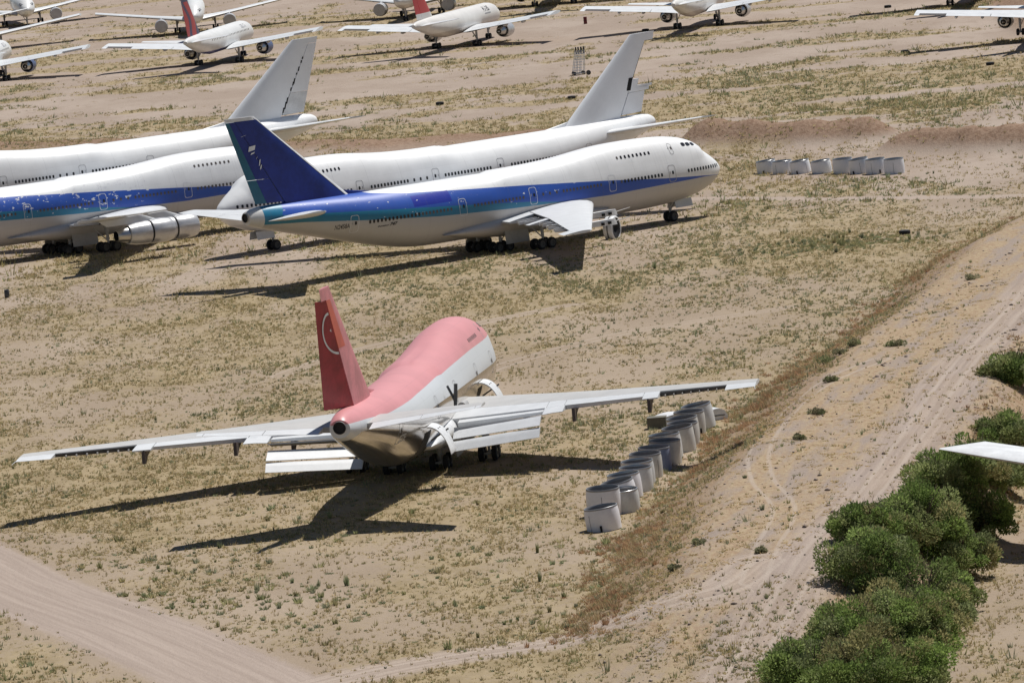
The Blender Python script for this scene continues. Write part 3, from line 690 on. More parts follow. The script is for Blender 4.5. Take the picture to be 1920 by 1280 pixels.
for sg in (1, -1):
    ys = [2.6, 5, 8, 11.8, 16, 21, 26, 29.8]
    mb = MB(); panel(mb, [wsec(y, sg) for y in ys], 0, .58, 10); wg = mb.obj('wing', M['wing_grey'], A, smooth=40)
    def strip(y0, y1, c0, c1, nm, mat, n=3, drop=0.0, pitch=0.0, par=None):
        ss = []
        for y in np.linspace(y0, y1, n):
            a, b, tc, up = wsec(y, sg); a, b = Vector(a), Vector(b)
            if drop or pitch:
                hq = a.lerp(b, c0); L = b-a; rot = Matrix.Rotation(pitch, 3, 'Y')
                a2 = hq+rot @ (a-hq)+Vector((0,0,-drop)); b2 = hq+rot @ (b-hq)+Vector((0,0,-drop)); a, b = a2, b2; up = rot @ Vector(up)
            ss.append((a, b, tc, up))
        mb = MB(); panel(mb, ss, c0, c1, 6); return mb.obj(nm, mat, par or wg, smooth=40)
    strip(2.8, 11.4, .583, .80, 'spoiler', M['wing_white'], 4); strip(11.45, 13.0, .583, .80, 'spoiler', M['wing_white'])
    strip(13.05, 20.0, .583, .80, 'spoiler', M['wing_white'], 3); strip(20.05, 21.4, .583, .93, 'spoiler', M['wing_white'])
    strip(11.3, 13.1, .803, 1.04, 'inboard_aileron', M['wing_white'])
    strip(21.45, 27.2, .583, .66, 'rear_spar', M['dark_metal'], 3)
    strip(27.25, 29.8, .583, 1.0, 'wing_tip', M['wing_white'])
    for i in range(7):
        y = 21.9+i*.75; a, b, tc, up = wsec(y, sg); a, b = Vector(a), Vector(b); q = a.lerp(b, .70)
        mb = MB(); mb.box(q-Vector((0,0,.06)), ((b-a).length*.10, .06, .16)); mb.obj('rib', M['dull_grey'], wg)
    # triple slotted inboard flap, run out and hanging
    strip(3.7, 11.2, .80, .90, 'fore_flap', M['wing_white'], 4, .12, R(4)); strip(3.7, 11.2, .92, 1.06, 'mid_flap', M['wing_white'], 4, .38, R(14))
    for y0, y1 in ((3.7, 11.25),):
        for k, (c0, ch, dz, pit) in enumerate(((1.02, 1.15, .70, 18), (1.165, .85, 1.42, 28))):
            V = []
            for y in (y0, y1):
                a, b, tc, up = wsec(y, sg); a, b = Vector(a), Vector(b); q = a.lerp(b, c0)+Vector((0, 0, -dz+(.62 if sg < 0 else 0))); dirv = Vector((-math.cos(R(pit)), 0, -math.sin(R(pit)))); nv = Vector((-math.sin(R(pit)), 0, math.cos(R(pit))))
                prof = [(0,0),(.15,.14),(.45,.18),(.8,.13),(1.6,.02),(1.6,-.02),(.8,-.08),(.2,-.10)]
                V += [q+dirv*(u*ch)+nv*v for u, v in prof]
            n = 8; F = [(i, (i+1) % n, n+(i+1) % n, n+i) for i in range(n)]+[tuple(range(n)), tuple(range(n, 2*n))]
            mb = MB(); mb.add(V, F); mb.obj('main_flap' if k == 0 else 'aft_flap', M['wing_white'], wg, smooth=30)
    for y, L in ((5.6, 2.6), (9.6, 2.6), (13.9, 2.4), (20.6, 2.4)):     # flap track brackets left hanging
        a, b, tc, up = wsec(y, sg); a, b = Vector(a), Vector(b); q = a.lerp(b, .80); mb = MB()
        V = []
        for yy, kk in ((-.13, 1), (.13, 1)):
            V += [q+Vector((1.8, yy, -.25)), q+Vector((-.9, yy, .0)), q+Vector((-1.15, yy, -1.05)), q+Vector((-.75, yy, -1.12)), q+Vector((.3, yy, -.55))]
        n = 5; mb.add(V, [tuple(range(n)), tuple(range(n, 2*n))[::-1]]+[(i, (i+1) % n, n+(i+1) % n, n+i) for i in range(n)]); mb.obj('flap_track', M['bracket'], wg)
    mb = MB(); a, b, tc, up = wsec(29.8, sg); a = Vector(a); b = Vector(b)
    mb.tube(b, b+Vector((-.9, sg*.12, -.12)), .03, .015, n=6); mb.obj('static_wick', M['white'], wg)
# open cargo doors on the starboard belly
for s in (17.6, 46.5):
    zh = 4.8; y0 = surf_y(s, zh); V = []; n = 10
    for ww in (-1.32, 1.32):
        for th in (0, .10):
            for i in range(n+1):
                u = i/n; ang = R(38)-u*R(58); rad = 3.1
                # curved panel swung outward from its upper hinge
                yy = y0+1.75*math.sin(u*1.35)+.05; zz = zh+.10-2.95*(1-math.cos(u*1.35))
                V.append(P3(s+ww, -(yy+th*.2), zz+th))
    k = n+1; F = []
    for i in range(n):
        F += [(i, i+1, k+i+1, k+i), (2*k+i, 3*k+i, 3*k+i+1, 2*k+i+1), (i, 2*k+i, 2*k+i+1, i+1), (k+i, k+i+1, 3*k+i+1, 3*k+i)]
    F += [(0, k, 3*k, 2*k), (n, 2*k+n, 3*k+n, k+n)]
    mb = MB(); mb.add(V, F); dr = mb.obj('cargo_door', M['white'], A, smooth=40)
    for ww in (-.4, .4):
        mb = MB(); mb.box(P3(s+ww, -(y0+.72), zh-.12), (.35, .26, .16), rot=Matrix.Rotation(.45, 3, 'X')); mb.obj('vent_slot', M['black'], dr)
    mb = MB(); mb.tube(P3(s-1.1, -(y0-.1), zh-1.2), P3(s-1.1, -(y0+1.4), zh-.35), .07, n=8); mb.obj('strut', M['dark_metal'], dr)
    V = []
    for ss in np.linspace(s-1.35, s+1.35, 4):
        for zz in np.linspace(2.35, 4.5, 8): V.append(P3(ss, -(surf_y(ss, zz)+.012), zz))
    mb = MB(); mb.add(V, [(i*8+j, i*8+j+1, (i+1)*8+j+1, (i+1)*8+j) for i in range(3) for j in range(7)]); mb.obj('cargo_opening', M['black'], A, recalc=False)
# the forked dark arms standing at the wing root and the pod beside them
mb = MB(); q = Vector(P3(36.8, -3.95, 4.85))
mb.tube(q, q+Vector((.1, -.05, 1.0)), .16, .13, n=8); mb.tube(q+Vector((.1,-.02,.8)), q+Vector((.2,.50,2.05)), .12, .10, n=8); mb.tube(q+Vector((.1,-.05,.7)), q+Vector((.2,-.22,2.15)), .17, .15, n=8); mb.obj('slide_arm', M['dark_metal'], A, smooth=40)
mb = MB(); mb.tube(q+Vector((.2,-.5,.25)), q+Vector((1.2,-.6,.35)), .36, .36, n=16); mb.obj('slide_pack', M['dull_grey'], A, smooth=40)
conform_text('EZE', A, 55.6, 4.85, .55, -1, M['wing_grey'], 'registration', 1.5)

# ---------------------------------------------------------------- the narrow twin-engined jets in the rows behind
T0 = 22.0
def Q3(s, y, z): return (T0-s, y, z)
TZB = [(0,3.9),(.3,3.45),(1,3.0),(2.5,2.5),(5,2.25),(8,2.2),(30,2.2),(34,2.55),(38,3.2),(42,4.0),(45,4.65),(46.5,5.0)]
TZT = [(0,3.9),(.3,4.35),(1,4.75),(2.2,5.35),(3.4,5.95),(5,6.25),(7,6.32),(32,6.32),(40,6.3),(44,6.1),(46,5.85),(46.5,5.6)]
TWD = [(0,.03),(.3,.55),(1,1.0),(2.5,1.55),(5,1.82),(7,1.88),(30,1.88),(36,1.6),(41,1.1),(45,.6),(46.5,.35)]
def tring(s, n=12):
    zb, zt, wd = tb(TZB, s), tb(TZT, s), tb(TWD, s); zc = (zb+zt)/2; h = max((zt-zb)/2, .02)
    return [(wd*math.cos(-math.pi/2+math.pi*i/n), zc+h*math.sin(-math.pi/2+math.pi*i/n)) for i in range(n+1)]
def tsurf(s, z):
    rg = tring(s); return float(np.interp(z, [b for a, b in rg], [a for a, b in rg]))
TM = {}
def tmesh(key, fn):
    if key not in TM: TM[key] = fn()
    return TM[key]
def tm_with(key, fn, mat):
    k2 = (key, mat.name)
    if k2 not in TM:
        me = tmesh(key, fn).copy(); me.materials.clear(); me.materials.append(mat); TM[k2] = me
    return TM[k2]
def t_fus():
    ss = [0,.15,.4,1,1.8,2.6,3.4,4.4,6,8,14,20,26,30,33,36,39,42,44,45.5,46.2,46.5]; n = 12; V = []; F = []
    for s in ss:
        rg = tring(s, n); V += [Q3(s, y, z) for y, z in rg]+[Q3(s, -y, z) for y, z in rg[-2:0:-1]]
    k = 2*n
    for j in range(len(ss)-1): F += [(j*k+i, j*k+(i+1) % k, (j+1)*k+(i+1) % k, (j+1)*k+i) for i in range(k)]
    F += [tuple(range(k)), tuple(range((len(ss)-1)*k, len(ss)*k))]
    return mkmesh('fuselage', V, F, [], smooth=60)
def tsec(y, sg):
    le = 14.2+(y-1.9)*.565; te = 24.6+(y-1.9)*.10 if y < 8 else 25.2+(y-8)*.47; z = 2.65+(y-1.9)*.125
    return (Q3(le, sg*y, z+.12), Q3(te, sg*y, z-.12), .115 if y < 4 else .095, (0, -sg*.12, 1))
def t_wing(sg):
    mb = MB(); panel(mb, [tsec(y, sg) for y in (1.3, 4, 8, 12, 16, 19.0)], 0, .74, 7); return mb.me('wing', [], 40)
def t_wing_raked(sg):
    mb = MB(); a, b, tc, up = tsec(18.4, sg); a2, b2, _, _ = tsec(20.0, sg)
    secs = [tsec(y, sg) for y in (1.3, 4, 8, 12, 15.5)]+[(a, b, .07, up), (a2, Vector(a2).lerp(Vector(b2), .12), .06, up)]
    panel(mb, secs, 0, 1.0, 8); return mb.me('wing', [], 40)
def t_flap(sg):
    mb = MB(); panel(mb, [tsec(y, sg) for y in (1.6, 4, 7.9)], .745, 1.0, 4); panel(mb, [tsec(y, sg) for y in (8, 11, 14.4)], .745, 1.0, 4); return mb.me('flap', [], 40)
def t_aileron(sg):
    mb = MB(); panel(mb, [tsec(y, sg) for y in (18.3, 19.0)], .745, 1.0, 4); return mb.me('wing_tip', [], 40)
def t_canoe(sg):
    mb = MB()
    for y in (9.2, 13.0):
        a, b, tc, up = tsec(y, sg); q = Vector(a).lerp(Vector(b), .62)-Vector((0,0,.32))
        mb.lathe(q, (-1,0,0), [(0,.02),(.5,.2),(1.6,.26),(2.4,.16),(2.9,.02)], n=8)
    return mb.me('flap_track', [], 50)
def t_fin():
    mb = MB(); root = (Q3(35.6,0,6.0), Q3(44.2,0,6.0), .09, (0,1,0)); tip = (Q3(43.6,0,13.6), Q3(47.3,0,13.6), .08, (0,1,0))
    panel(mb, [lerp_sec(root, tip, i/3) for i in range(4)], 0, .70, 6); return mb.me('vertical_fin', [], 40)
def t_rud():
    mb = MB(); root = (Q3(35.6,0,6.0), Q3(44.2,0,6.0), .09, (0,1,0)); tip = (Q3(43.6,0,13.6), Q3(47.3,0,13.6), .08, (0,1,0))
    panel(mb, [lerp_sec(root, tip, .03+.93*i/3) for i in range(4)], .71, 1.0, 4); return mb.me('rudder', [], 40)
def t_stab(sg):
    mb = MB(); root = (Q3(39.4,sg*.7,5.2), Q3(44.6,sg*.7,5.2), .09, (0,-sg*.12,1)); tip = (Q3(44.6,sg*7.6,6.05), Q3(46.9,sg*7.6,6.05), .08, (0,-sg*.12,1))
    panel(mb, [lerp_sec(root, tip, i/3) for i in range(4)], 0, 1.0, 8); return mb.me('stabilizer', [], 40)
def t_cowl(sg):
    mb = MB(); mb.lathe(Q3(14.3, sg*6.5, 1.95), (-1,0,0), [(.1,1.02),(-.08,1.10),(.05,1.16),(.8,1.26),(2.2,1.26),(3.4,1.12),(3.45,1.0),(2.6,.98)], n=24); return mb.me('cowl', [], 50, recalc=False)
def t_core(sg):
    mb = MB(); o = Q3(14.3, sg*6.5, 1.95); mb.lathe(o, (-1,0,0), [(2.6,.86),(3.6,.84),(5.0,.66),(5.6,.5),(5.6,.42),(5.2,.38)], n=20); mb.lathe(o, (-1,0,0), [(4.9,.36),(5.7,.28),(6.4,.03)], n=14); return mb.me('exhaust_cone', [], 50, recalc=False)
def t_fan(sg):
    mb = MB(); o = Q3(14.3, sg*6.5, 1.95); mb.lathe(o, (-1,0,0), [(2.9,1.0),(.9,1.02),(.9,.25),(.4,.0)], n=20); return mb.me('fan', [], 50, recalc=False)
def t_cover(sg, s):
    mb = MB(); mb.lathe(Q3(s, sg*6.5, 1.95), (1,0,0), [(0,1.16),(.12,1.14),(.16,.8),(.17,0)], n=20); mb.box(Q3(s-.17, sg*6.5, 1.95), (.04,.16,2.1)); return mb.me('engine_cover', [], 40, recalc=False)
def t_pylon(sg):
    mb = MB(); panel(mb, [(Q3(15.4,sg*6.5,3.0), Q3(21.5,sg*6.5,2.9), .06, (0,1,0)), (Q3(16.8,sg*6.5,3.45), Q3(22.5,sg*6.5,3.15), .06, (0,1,0))], 0, 1, 6); return mb.me('pylon', [], 40)
def t_glaze():
    mb = MB()
    for sg in (1, -1):
        for s0, z0 in ((2.15, 4.85), (2.75, 5.0), (3.4, 5.05)):
            V = [Q3(s0+a, sg*(tsurf(s0+a, z0+b)+.02), z0+b) for a, b in ((-.24,-.16),(.24,-.12),(.24,.24),(-.24,.20))]; mb.add(V, [(0,1,2,3)])
    return mb.me('cockpit_window', [], recalc=False)
def t_gear_main(root, sg, wrap):
    g = gear(root, 'main_gear', 23.7, sg*3.66, 2.6, [(.57,.4),(.57,-.4),(-.57,.4),(-.57,-.4)], .5, wrap, 1.2, WHEEL_S, T0); return g
WTW = rr_mesh(.30, .36, .02, .10, M['glass_dull'])
def twin(name, label, pose, fus, finm, rudm, cowlm, covers=None, engines=(1, -1), text=None, windows=True, group='twin engined jets in the rows behind', wingm=None, scale=1.0, raked=False):
    X, Y, psi = pose; wm = wingm or M['wing_white']
    root = thing(name, label, 'airplane', (X, Y, float(gz(X, Y))), math.pi/2-R(psi), group); root.scale = (scale,)*3
    link('fuselage', tm_with('fus', t_fus, fus), root)
    for sg in (1, -1):
        wg = link('wing', tm_with(('wing', sg, raked), lambda: t_wing_raked(sg) if raked else t_wing(sg), wm), root)
        if not raked: link('flap', tm_with(('flap', sg), lambda: t_flap(sg), wm), wg), link('wing_tip', tm_with(('tip', sg), lambda: t_aileron(sg), wm), wg)
        link('flap_track', tm_with(('canoe', sg), lambda: t_canoe(sg), M['white']), wg)
        link('stabilizer', tm_with(('stab', sg), lambda: t_stab(sg), wm), root)
        if sg in engines:
            e = link('engine', tm_with(('cowl', sg), lambda: t_cowl(sg), cowlm), root)
            link('exhaust_cone', tm_with(('core', sg), lambda: t_core(sg), M['metal']), e)
            link('fan', tm_with(('fan', sg), lambda: t_fan(sg), M['dark_metal']), e)
            link('pylon', tm_with(('pyl', sg), lambda: t_pylon(sg), wm), e)
            if covers: link('engine_cover', tm_with(('cov', sg, covers), lambda: t_cover(sg, covers), M['cover']), e)
        t_gear_main(root, sg, M['dull_grey'])
    fn = link('vertical_fin', tm_with('fin', t_fin, finm), root); link('rudder', tm_with('rud', t_rud, rudm), fn)
    link('cockpit_window', tm_with('glz', t_glaze, M['glass']), root)
    gear(root, 'nose_gear', 5.4, 0, 2.4, [(0,.3),(0,-.3)], .45, M['dull_grey'], -1, WHEEL_S, T0)
    if windows:
        for s in np.arange(7.5, 34, 1.05):
            z = 4.75; y = tsurf(s, z); link('window', WTW, root, loc=Q3(s, -y, z))
    if text:
        for tx, s0, z0, h, L, mt in text: conform_text(tx, root, s0, z0, h, -1, mt, 'lettering', L, ref=T0, ysurf=tsurf, bold=.02)
    return root
M['cover'] = paint('cover_cloth', (.52,.50,.48), .7)
# the tail with a blue and red swirl: built as one paint scheme in object space
def swirl(name):
    m, t, p = newmat(name); ob = nd(t, 'ShaderNodeTexCoord').outputs['Object']; x = nd(t, 'ShaderNodeSeparateXYZ', {0: ob})
    s = math_(t, 'SUBTRACT', T0, x.outputs[0]); z = x.outputs[2]
    u = math_(t, 'SUBTRACT', s, math_(t, 'MULTIPLY', math_(t, 'SUBTRACT', z, 6.0), .70))      # chordwise, sweep removed
    wv = math_(t, 'ADD', u, math_(t, 'MULTIPLY', math_(t, 'SINE', math_(t, 'MULTIPLY', z, .85)), .9))
    a = math_(t, 'MULTIPLY', math_(t, 'GREATER_THAN', wv, 38.0), math_(t, 'LESS_THAN', wv, 40.6))
    b = math_(t, 'GREATER_THAN', wv, 42.0)
    k = math_(t, 'MULTIPLY', math_(t, 'MAXIMUM', a, b), math_(t, 'LESS_THAN', z, 12.2))
    t.links.new(mixc(t, k, (.022,.024,.085), (.34,.016,.024)), p.inputs['Base Color']); p.inputs['Roughness'].default_value = .4
    return m
M['swirl'] = swirl('blue_red_tail')
def twin_liv(name, base, belly, zline): return livery(name, belly, [([(0, zline), (80, zline+.4)], base)], ref=T0, streak=.08)
M['tw_white'] = twin_liv('twin_white', (.76,.76,.75), (.62,.58,.54), 3.0)
M['tw_blue'] = twin_liv('twin_white_blue_belly', (.76,.76,.75), (.05,.06,.20), 2.75)
M['tw_cream'] = twin_liv('twin_cream', (.74,.72,.69), (.55,.50,.46), 3.2)
def redtail(name):
    m, t, p = newmat(name); ob = nd(t, 'ShaderNodeTexCoord').outputs['Object']; x = nd(t, 'ShaderNodeSeparateXYZ', {0: ob})
    t.links.new(mixc(t, math_(t, 'GREATER_THAN', x.outputs[2], 7.2), (.60,.59,.58), (.40,.018,.028)), p.inputs['Base Color']); p.inputs['Roughness'].default_value = .4; return m
M['tw_red'] = redtail('red_tail')
twin('twin_jet', 'white twin jet with blue and red swirled tail, back left of the pale fin', (-45.77, 1134.57, 11.49), M['tw_blue'], M['swirl'], M['swirl'], M['cowl_blue'], text=[('DELTA', 11.6, 5.25, .62, 3.6, M['letter_grey'])])
twin('twin_jet', 'white twin jet with a plain red tail and black lettering', (-4.24, 1118.8, 17.58), M['tw_cream'], M['tw_red'], M['tw_red'], M['cowl_silver'], text=[('MARS', 12.2, 5.1, .85, 3.4, M['letter']), ('.......', 12.0, 4.62, .25, 3.2, M['letter_grey'])], windows=False)
twin('twin_jet', 'white twin jet seen from behind at the top edge, right of the second fin', (36.81, 1111.38, 11.87), M['tw_cream'], M['white'], M['white'], M['cowl_silver'])
twin('twin_jet', 'white twin jet cut by the right edge, only wing and engine in view', (85.29, 995.71, 9.89), M['tw_white'], M['white'], M['white'], M['cowl_silver'], windows=False)
twin('twin_jet', 'twin jet at the top right corner, only its wheels and shadow showing', (82.66, 1104.11, 8.12), M['tw_white'], M['white'], M['white'], M['cowl_silver'], windows=False)
twin('twin_jet', 'twin jet beyond the top edge, wheels and shadow right of the red tail', (13.78, 1225.95, 3.61), M['tw_white'], M['white'], M['white'], M['cowl_silver'], windows=False)
twin('twin_jet', 'white twin jet facing us with round covered engines, behind the swirled tail', (-54.44, 1246.72, 178.28), M['tw_white'], M['white'], M['white'], M['cowl_silver'], covers=14.2, windows=False)
twin('twin_jet', 'white twin jet facing us in the top left corner, cockpit windows showing', (-93.4, 1335.0, 173.11), M['tw_white'], M['white'], M['white'], M['cowl_silver'], covers=14.2, windows=False)
twin('twin_jet', 'twin jet off the left edge, a long wing reaching in at top left', (-95.72, 1250.03, 180.25), M['tw_white'], M['white'], M['white'], M['cowl_silver'], windows=False, engines=(-1,))
twin('twin_jet', 'white twin jet cut by the left edge with a blue ringed engine', (-87.26, 1144.53, 5.3), M['tw_blue'], M['swirl'], M['swirl'], M['cowl_blue'], text=[('DELTA', 11.6, 5.25, .62, 3.6, M['letter_grey'])])
twin('twin_jet', 'twin jet with covered engines facing us, behind the red tail', (-11.4, 1231.86, 189.53), M['tw_cream'], M['white'], M['white'], M['cowl_silver'], covers=14.2, windows=False)
twin('large_twin_jet', 'white jet off the right edge, its wing tip reaching over the green shrubs', (53.0, 453.6, 195.0), M['tw_white'], M['white'], M['white'], M['cowl_silver'], windows=False, scale=1.25, group=None, raked=True, wingm=M['white'])

# ---------------------------------------------------------------- engine cowls left standing on end
def cowl(name, label, x, y, dia, hgt, mat, tilt=(0, 0), lip=None, group=None, broken=False, seam=True):
    o = thing(name, label, 'engine cowl', (x, y, float(gz(x, y))-.03), random.uniform(0, 6.28), group); o.rotation_euler = (tilt[0], tilt[1], 0)
    r = dia/2; n = 30
    mb = MB(); prof = [(0, r*.985), (hgt*.15, r*1.0), (hgt*.42, r*1.012), (hgt*.75, r*1.0), (hgt*.93, r*.965)]
    mb.lathe((0,0,0), (0,0,1), prof, n)
    mb.obj('barrel', mat, o, smooth=50, recalc=False)
    mb = MB(); mb.lathe((0,0,0), (0,0,1), [(hgt*.93, r*.968), (hgt*.97, r*.98), (hgt*1.0, r*.955), (hgt*1.0, r*.925), (hgt*.97, r*.905), (hgt*.90, r*.90)], n); mb.obj('inlet_lip', lip or M['lip'], o, smooth=60, recalc=False)
    mb = MB(); mb.lathe((0,0,0), (0,0,1), [(hgt*.92, r*.90), (hgt*.5, r*.91), (.04, r*.90)], n); mb.obj('inner_wall', M['cowl_inner'], o, smooth=50, recalc=False)
    mb = MB(); mb.lathe((0,0,0), (0,0,1), [(.03, r*.92), (.05, 0)], n); mb.obj('floor_plate', M['dark_metal'], o, recalc=False)
    if seam:
        a = random.uniform(3.6, 5.8); V = []
        for k, (zz, rr) in enumerate(prof[:4]):
            for da in (-.012, .012): V.append((math.cos(a+da)*(rr+.012), math.sin(a+da)*(rr+.012), zz+.02))
        mb = MB(); mb.add(V, [(0,1,3,2),(2,3,5,4),(4,5,7,6)]); mb.obj('seam', M['dark_metal'], o, recalc=False)
    if random.random() < .7:
        a = random.uniform(3.9, 5.5); mb = MB(); mb.box((math.cos(a)*r*1.02, math.sin(a)*r*1.02, hgt*.17), (.16,.16,.42)); mb.obj('latch', M['black'], o)
    return o
M['lip'] = paint('weathered_lip', (.30,.30,.31), .4, metal=.3)
M['cowl_inner'] = paint('cowl_inner', (.26,.25,.25), .6)
M['lip_light'] = paint('bare_lip', (.50,.50,.50), .3, metal=.7)
CW = [paint('cowl_white_a', (.80,.79,.82), .5, dirt=.06), paint('cowl_grey', (.64,.65,.65), .5), paint('cowl_warm_grey', (.60,.59,.555), .55), paint('cowl_blue_grey', (.24,.28,.40), .5)]
near = [(5.6,482.6),(5.8,490.6),(7.25,491.8),(7.3,495.2),(7.7,499.5),(8.6,503.2),(8.9,507.4),(9.6,511.2),(10.4,514.9),(11.35,518.2),(11.6,522.2),(12.8,525.8),(13.2,529.6),(13.4,533.2),(14.0,536.8),(15.0,540.6)]
spec = [(0,.10,1.8,'nearest white cowl of the long row, top sloping down to the left'),(0,0,2.15,'upright white cowl just behind the nearest one'),(1,.03,1.75,'pale grey low cowl tucked against the second white one'),(0,.17,2.0,'white cowl tilted steeply left, fourth in the long row'),(0,.07,1.95,'white cowl with a thin bright rim, fifth from the near end'),(1,.0,1.95,'grey cowl with a rusty stained flank, sixth from the near end'),(1,.03,1.9,'cowl with a greenish inside and bright rim, in the wing shadow line'),(2,0,2.0,'warm grey cowl right behind the green lined one'),(3,-.02,1.95,'dark blue grey cowl, the only blue one in the row'),(2,-.02,2.0,'grey cowl with a dark opening behind the blue one'),(1,.06,2.0,'pale cowl leaning left, eleventh from the near end'),(2,.08,2.05,'broad khaki grey cowl with a wide dark mouth in the upper half'),(2,.0,1.9,'plain grey cowl with a narrow rim, fourth from the far end'),(2,.06,1.9,'cowl with a torn yellowish rim, third from the far end'),(2,0,1.95,'cowl with a broad dark mouth, second from the far end'),(1,.14,2.05,'last cowl at the far end of the long row, leaning left')]
for (x, y), (mi, tl, hg, lb) in zip(near, spec):
    cowl('engine_cowl', lb, x, y, 2.62, hg, CW[mi], (random.uniform(.0,.05), -tl), M['lip_light'] if mi == 1 or 'bright' in lb else None, 'engine cowls standing below the embankment')
M['cowl_chalk'] = paint('cowl_chalk', (.84,.85,.87), .5, dirt=.05)
far = [(32.9,795.2),(34.7,793.0),(36.8,790.5),(39.2,787.6),(41.6,784.6),(43.5,782.3),(45.3,780.1),(47.3,777.8)]
flb = ['leftmost cowl of the far row near the spoil heaps','second cowl from the left in the far row','third cowl of the far row, leaning left','fourth cowl of the far row, leaning with a dark latch','fifth cowl of the far row, upright, right of the gap','sixth cowl in the far row, behind its neighbours','seventh cowl in the far row, beside a green weed','rightmost cowl of the far row with clips on its rim']
for k, ((x, y), lb) in enumerate(zip(far, flb)):
    cowl('engine_cowl', lb, x, y, 2.45, 1.6 if k < 4 else 1.85, M['cowl_chalk'], (0, -(.10,.03,.12,.11,.03,.12,.06,.02)[k]), M['lip_light'], 'engine cowls in the far row')
# cast off parts behind the long row
def slab(name, label, loc, dims, mat, rz=0, rx=0, cat='scrap'):
    x, y = loc; o = thing(name, label, cat, (x, y, float(gz(x, y))), rz)
    mb = MB(); rot = Matrix.Rotation(rx, 3, 'X'); L, W_, H_ = dims; V = []; F = []; n = 8
    for i in range(n+1):
        u = i/n; 
        for j in (0, 1):
            for k in (0, 1): V.append(rot @ Vector(((u-.5)*L, (j-.5)*W_, k*H_*(.35+.65*math.sin(math.pi*u)**.5)+.02)))
    for i in range(n):
        b = 4*i; F += [(b, b+4, b+6, b+2), (b+1, b+3, b+7, b+5), (b, b+1, b+5, b+4), (b+2, b+6, b+7, b+3)]
    F += [(0, 2, 3, 1), (4*n, 4*n+1, 4*n+3, 4*n+2)]
    mb.add(V, F); mb.obj('shell', mat, o, smooth=40)
    mb = MB(); mb.box((0, -W_/2-.02, H_*.4), (L*.7, .04, .08)); mb.obj('edge_strip', M['dark_metal'], o)
    return o
slab('fairing_panel', 'long white fairing lying behind the far end of the cowl row', (12.9, 545), (3.6, 2.2, .9), M['white'], .35)
slab('fairing_panel', 'white curved scrap showing right of the last cowl', (16.4, 545.5), (1.8, 1.4, .95), M['white'], .3)
def crate():
    o = thing('scrap_box', 'dull green grey box left of the far end of the cowl row', 'box', (11.45, 543.0, float(gz(11.45, 543.0))), -.1); mb = MB()
    for a, d in (((0,-.6,.45),(1.55,.05,.9)),((0,.6,.45),(1.55,.05,.9)),((-.77,0,.45),(.05,1.15,.9)),((.77,0,.45),(.05,1.15,.9))): mb.box(a, d)
    mb.obj('side', M['scrap_green'], o); mb = MB(); mb.box((0,0,.93), (1.62,1.3,.05)); mb.obj('lid', M['scrap_green'], o)
M['scrap_green'] = paint('scrap_green', (.16,.15,.12), .7); crate()
# loose engine ring under the stripped wing
o = thing('engine_ring', 'white curved engine ring standing under the stripped wing of the blue jet', 'engine cowl', (12.6, 724.0, 0), 0); gzv = float(gz(12.6, 724.0)); o.location.z = gzv
V = []; n = 26
mb = MB(); mb.lathe((-.9,0,1.15), (1,-.45,0), [(0,1.30),(.05,1.36),(1.0,1.40),(1.1,1.30),(1.1,1.18),(.05,1.16),(0,1.30)], n); mb.obj('shell', M['white'], o, smooth=50, recalc=False)
mb = MB(); mb.lathe((-.9,0,1.15), (1,-.45,0), [(.46,1.405),(.60,1.408)], n); mb.obj('band', M['dark_metal'], o, smooth=50, recalc=False)
mb = MB(); mb.lathe((-.9,0,1.15), (1,-.45,0), [(.15,1.17),(.3,.6),(.3,0),(1.0,.6),(1.0,1.17)], n); mb.obj('inner_case', M['black'], o, smooth=50, recalc=False)
# boarding stair frame far behind
o = thing('stair_frame', 'tall thin metal stair frame standing alone in the bare field', 'stairs', (14.1, 1014.4, float(gz(14.1, 1014.4))), .15)
mb = MB(); mb.box((0,0,.25), (2.0,1.3,.16)); mb.obj('base', M['dull_grey'], o)
for x in (-.9, -.35, .25, .9):
    for y in (-.55, .55):
        mb = MB(); mb.tube((x,y,.25), (x*.7+.45,y,3.8), .05, n=6); mb.obj('post', M['white'], o)
    mb = MB(); mb.box((x*.7+.5, 0, 3.75), (.16,.5,1.1)); mb.obj('head_plate', M['black'], o)
for k in range(7):
    mb = MB(); mb.box((-.1+k*.07, 0, .7+k*.42), (1.5-k*.05,.95,.05)); mb.obj('rung', M['wing_white'], o)
for i, (dx, dy) in enumerate(((.75,.5),(-.75,.5),(.75,-.5),(-.75,-.5))): link('wheel', WHEEL_S, o, loc=(dx, dy, .28)).scale = (.55,.55,.55)
# stray tyres and litter
def tyre(label, x, y, flat=True, sc=1.0):
    z = float(gz(x, y)); o = thing('tyre', label, 'tyre', (x, y, z), random.uniform(0, 3), 'stray tyres in the field'); t_ = link('tread', WHEEL, o, loc=(0, 0, .23*sc if flat else .6*sc)); t_.scale = (sc,)*3
    if flat: t_.rotation_euler = (math.pi/2, 0, 0)
tyre('black tyre lying alone in the dry field at right, below the far cowls', 42.9, 697.0)
tyre('small black tyre beside the tall stair frame', 15.6, 1012.0, False, .6); tyre('flat black tyre left of the second tail fin', 12.0, 961.2); tyre('dark flat tyre lying behind the white fuselages, between the fins', -7.5, 975.0)
tyre('dark tyre in the field below the right wing', 73.0, 950.8); tyre('dark tyre left of the right wing shadow', 63.6, 994.8); tyre('small dark tyre near the top edge at right', 69.1, 1116.3); tyre('dark tyre on the ground above the second fin tip', 27.4, 1111.0)
o = thing('barrel', 'dark red barrel standing in the bare field near the top', 'barrel', (18.0, 1152.0, float(gz(18, 1152))), 0); mb = MB(); mb.lathe((0,0,0), (0,0,1), [(0,0),(0,.28),(.05,.32),(.6,.30),(1.2,.32),(1.25,.28),(1.25,0)], 16); mb.obj('drum', M['red'], o, smooth=40, recalc=False)
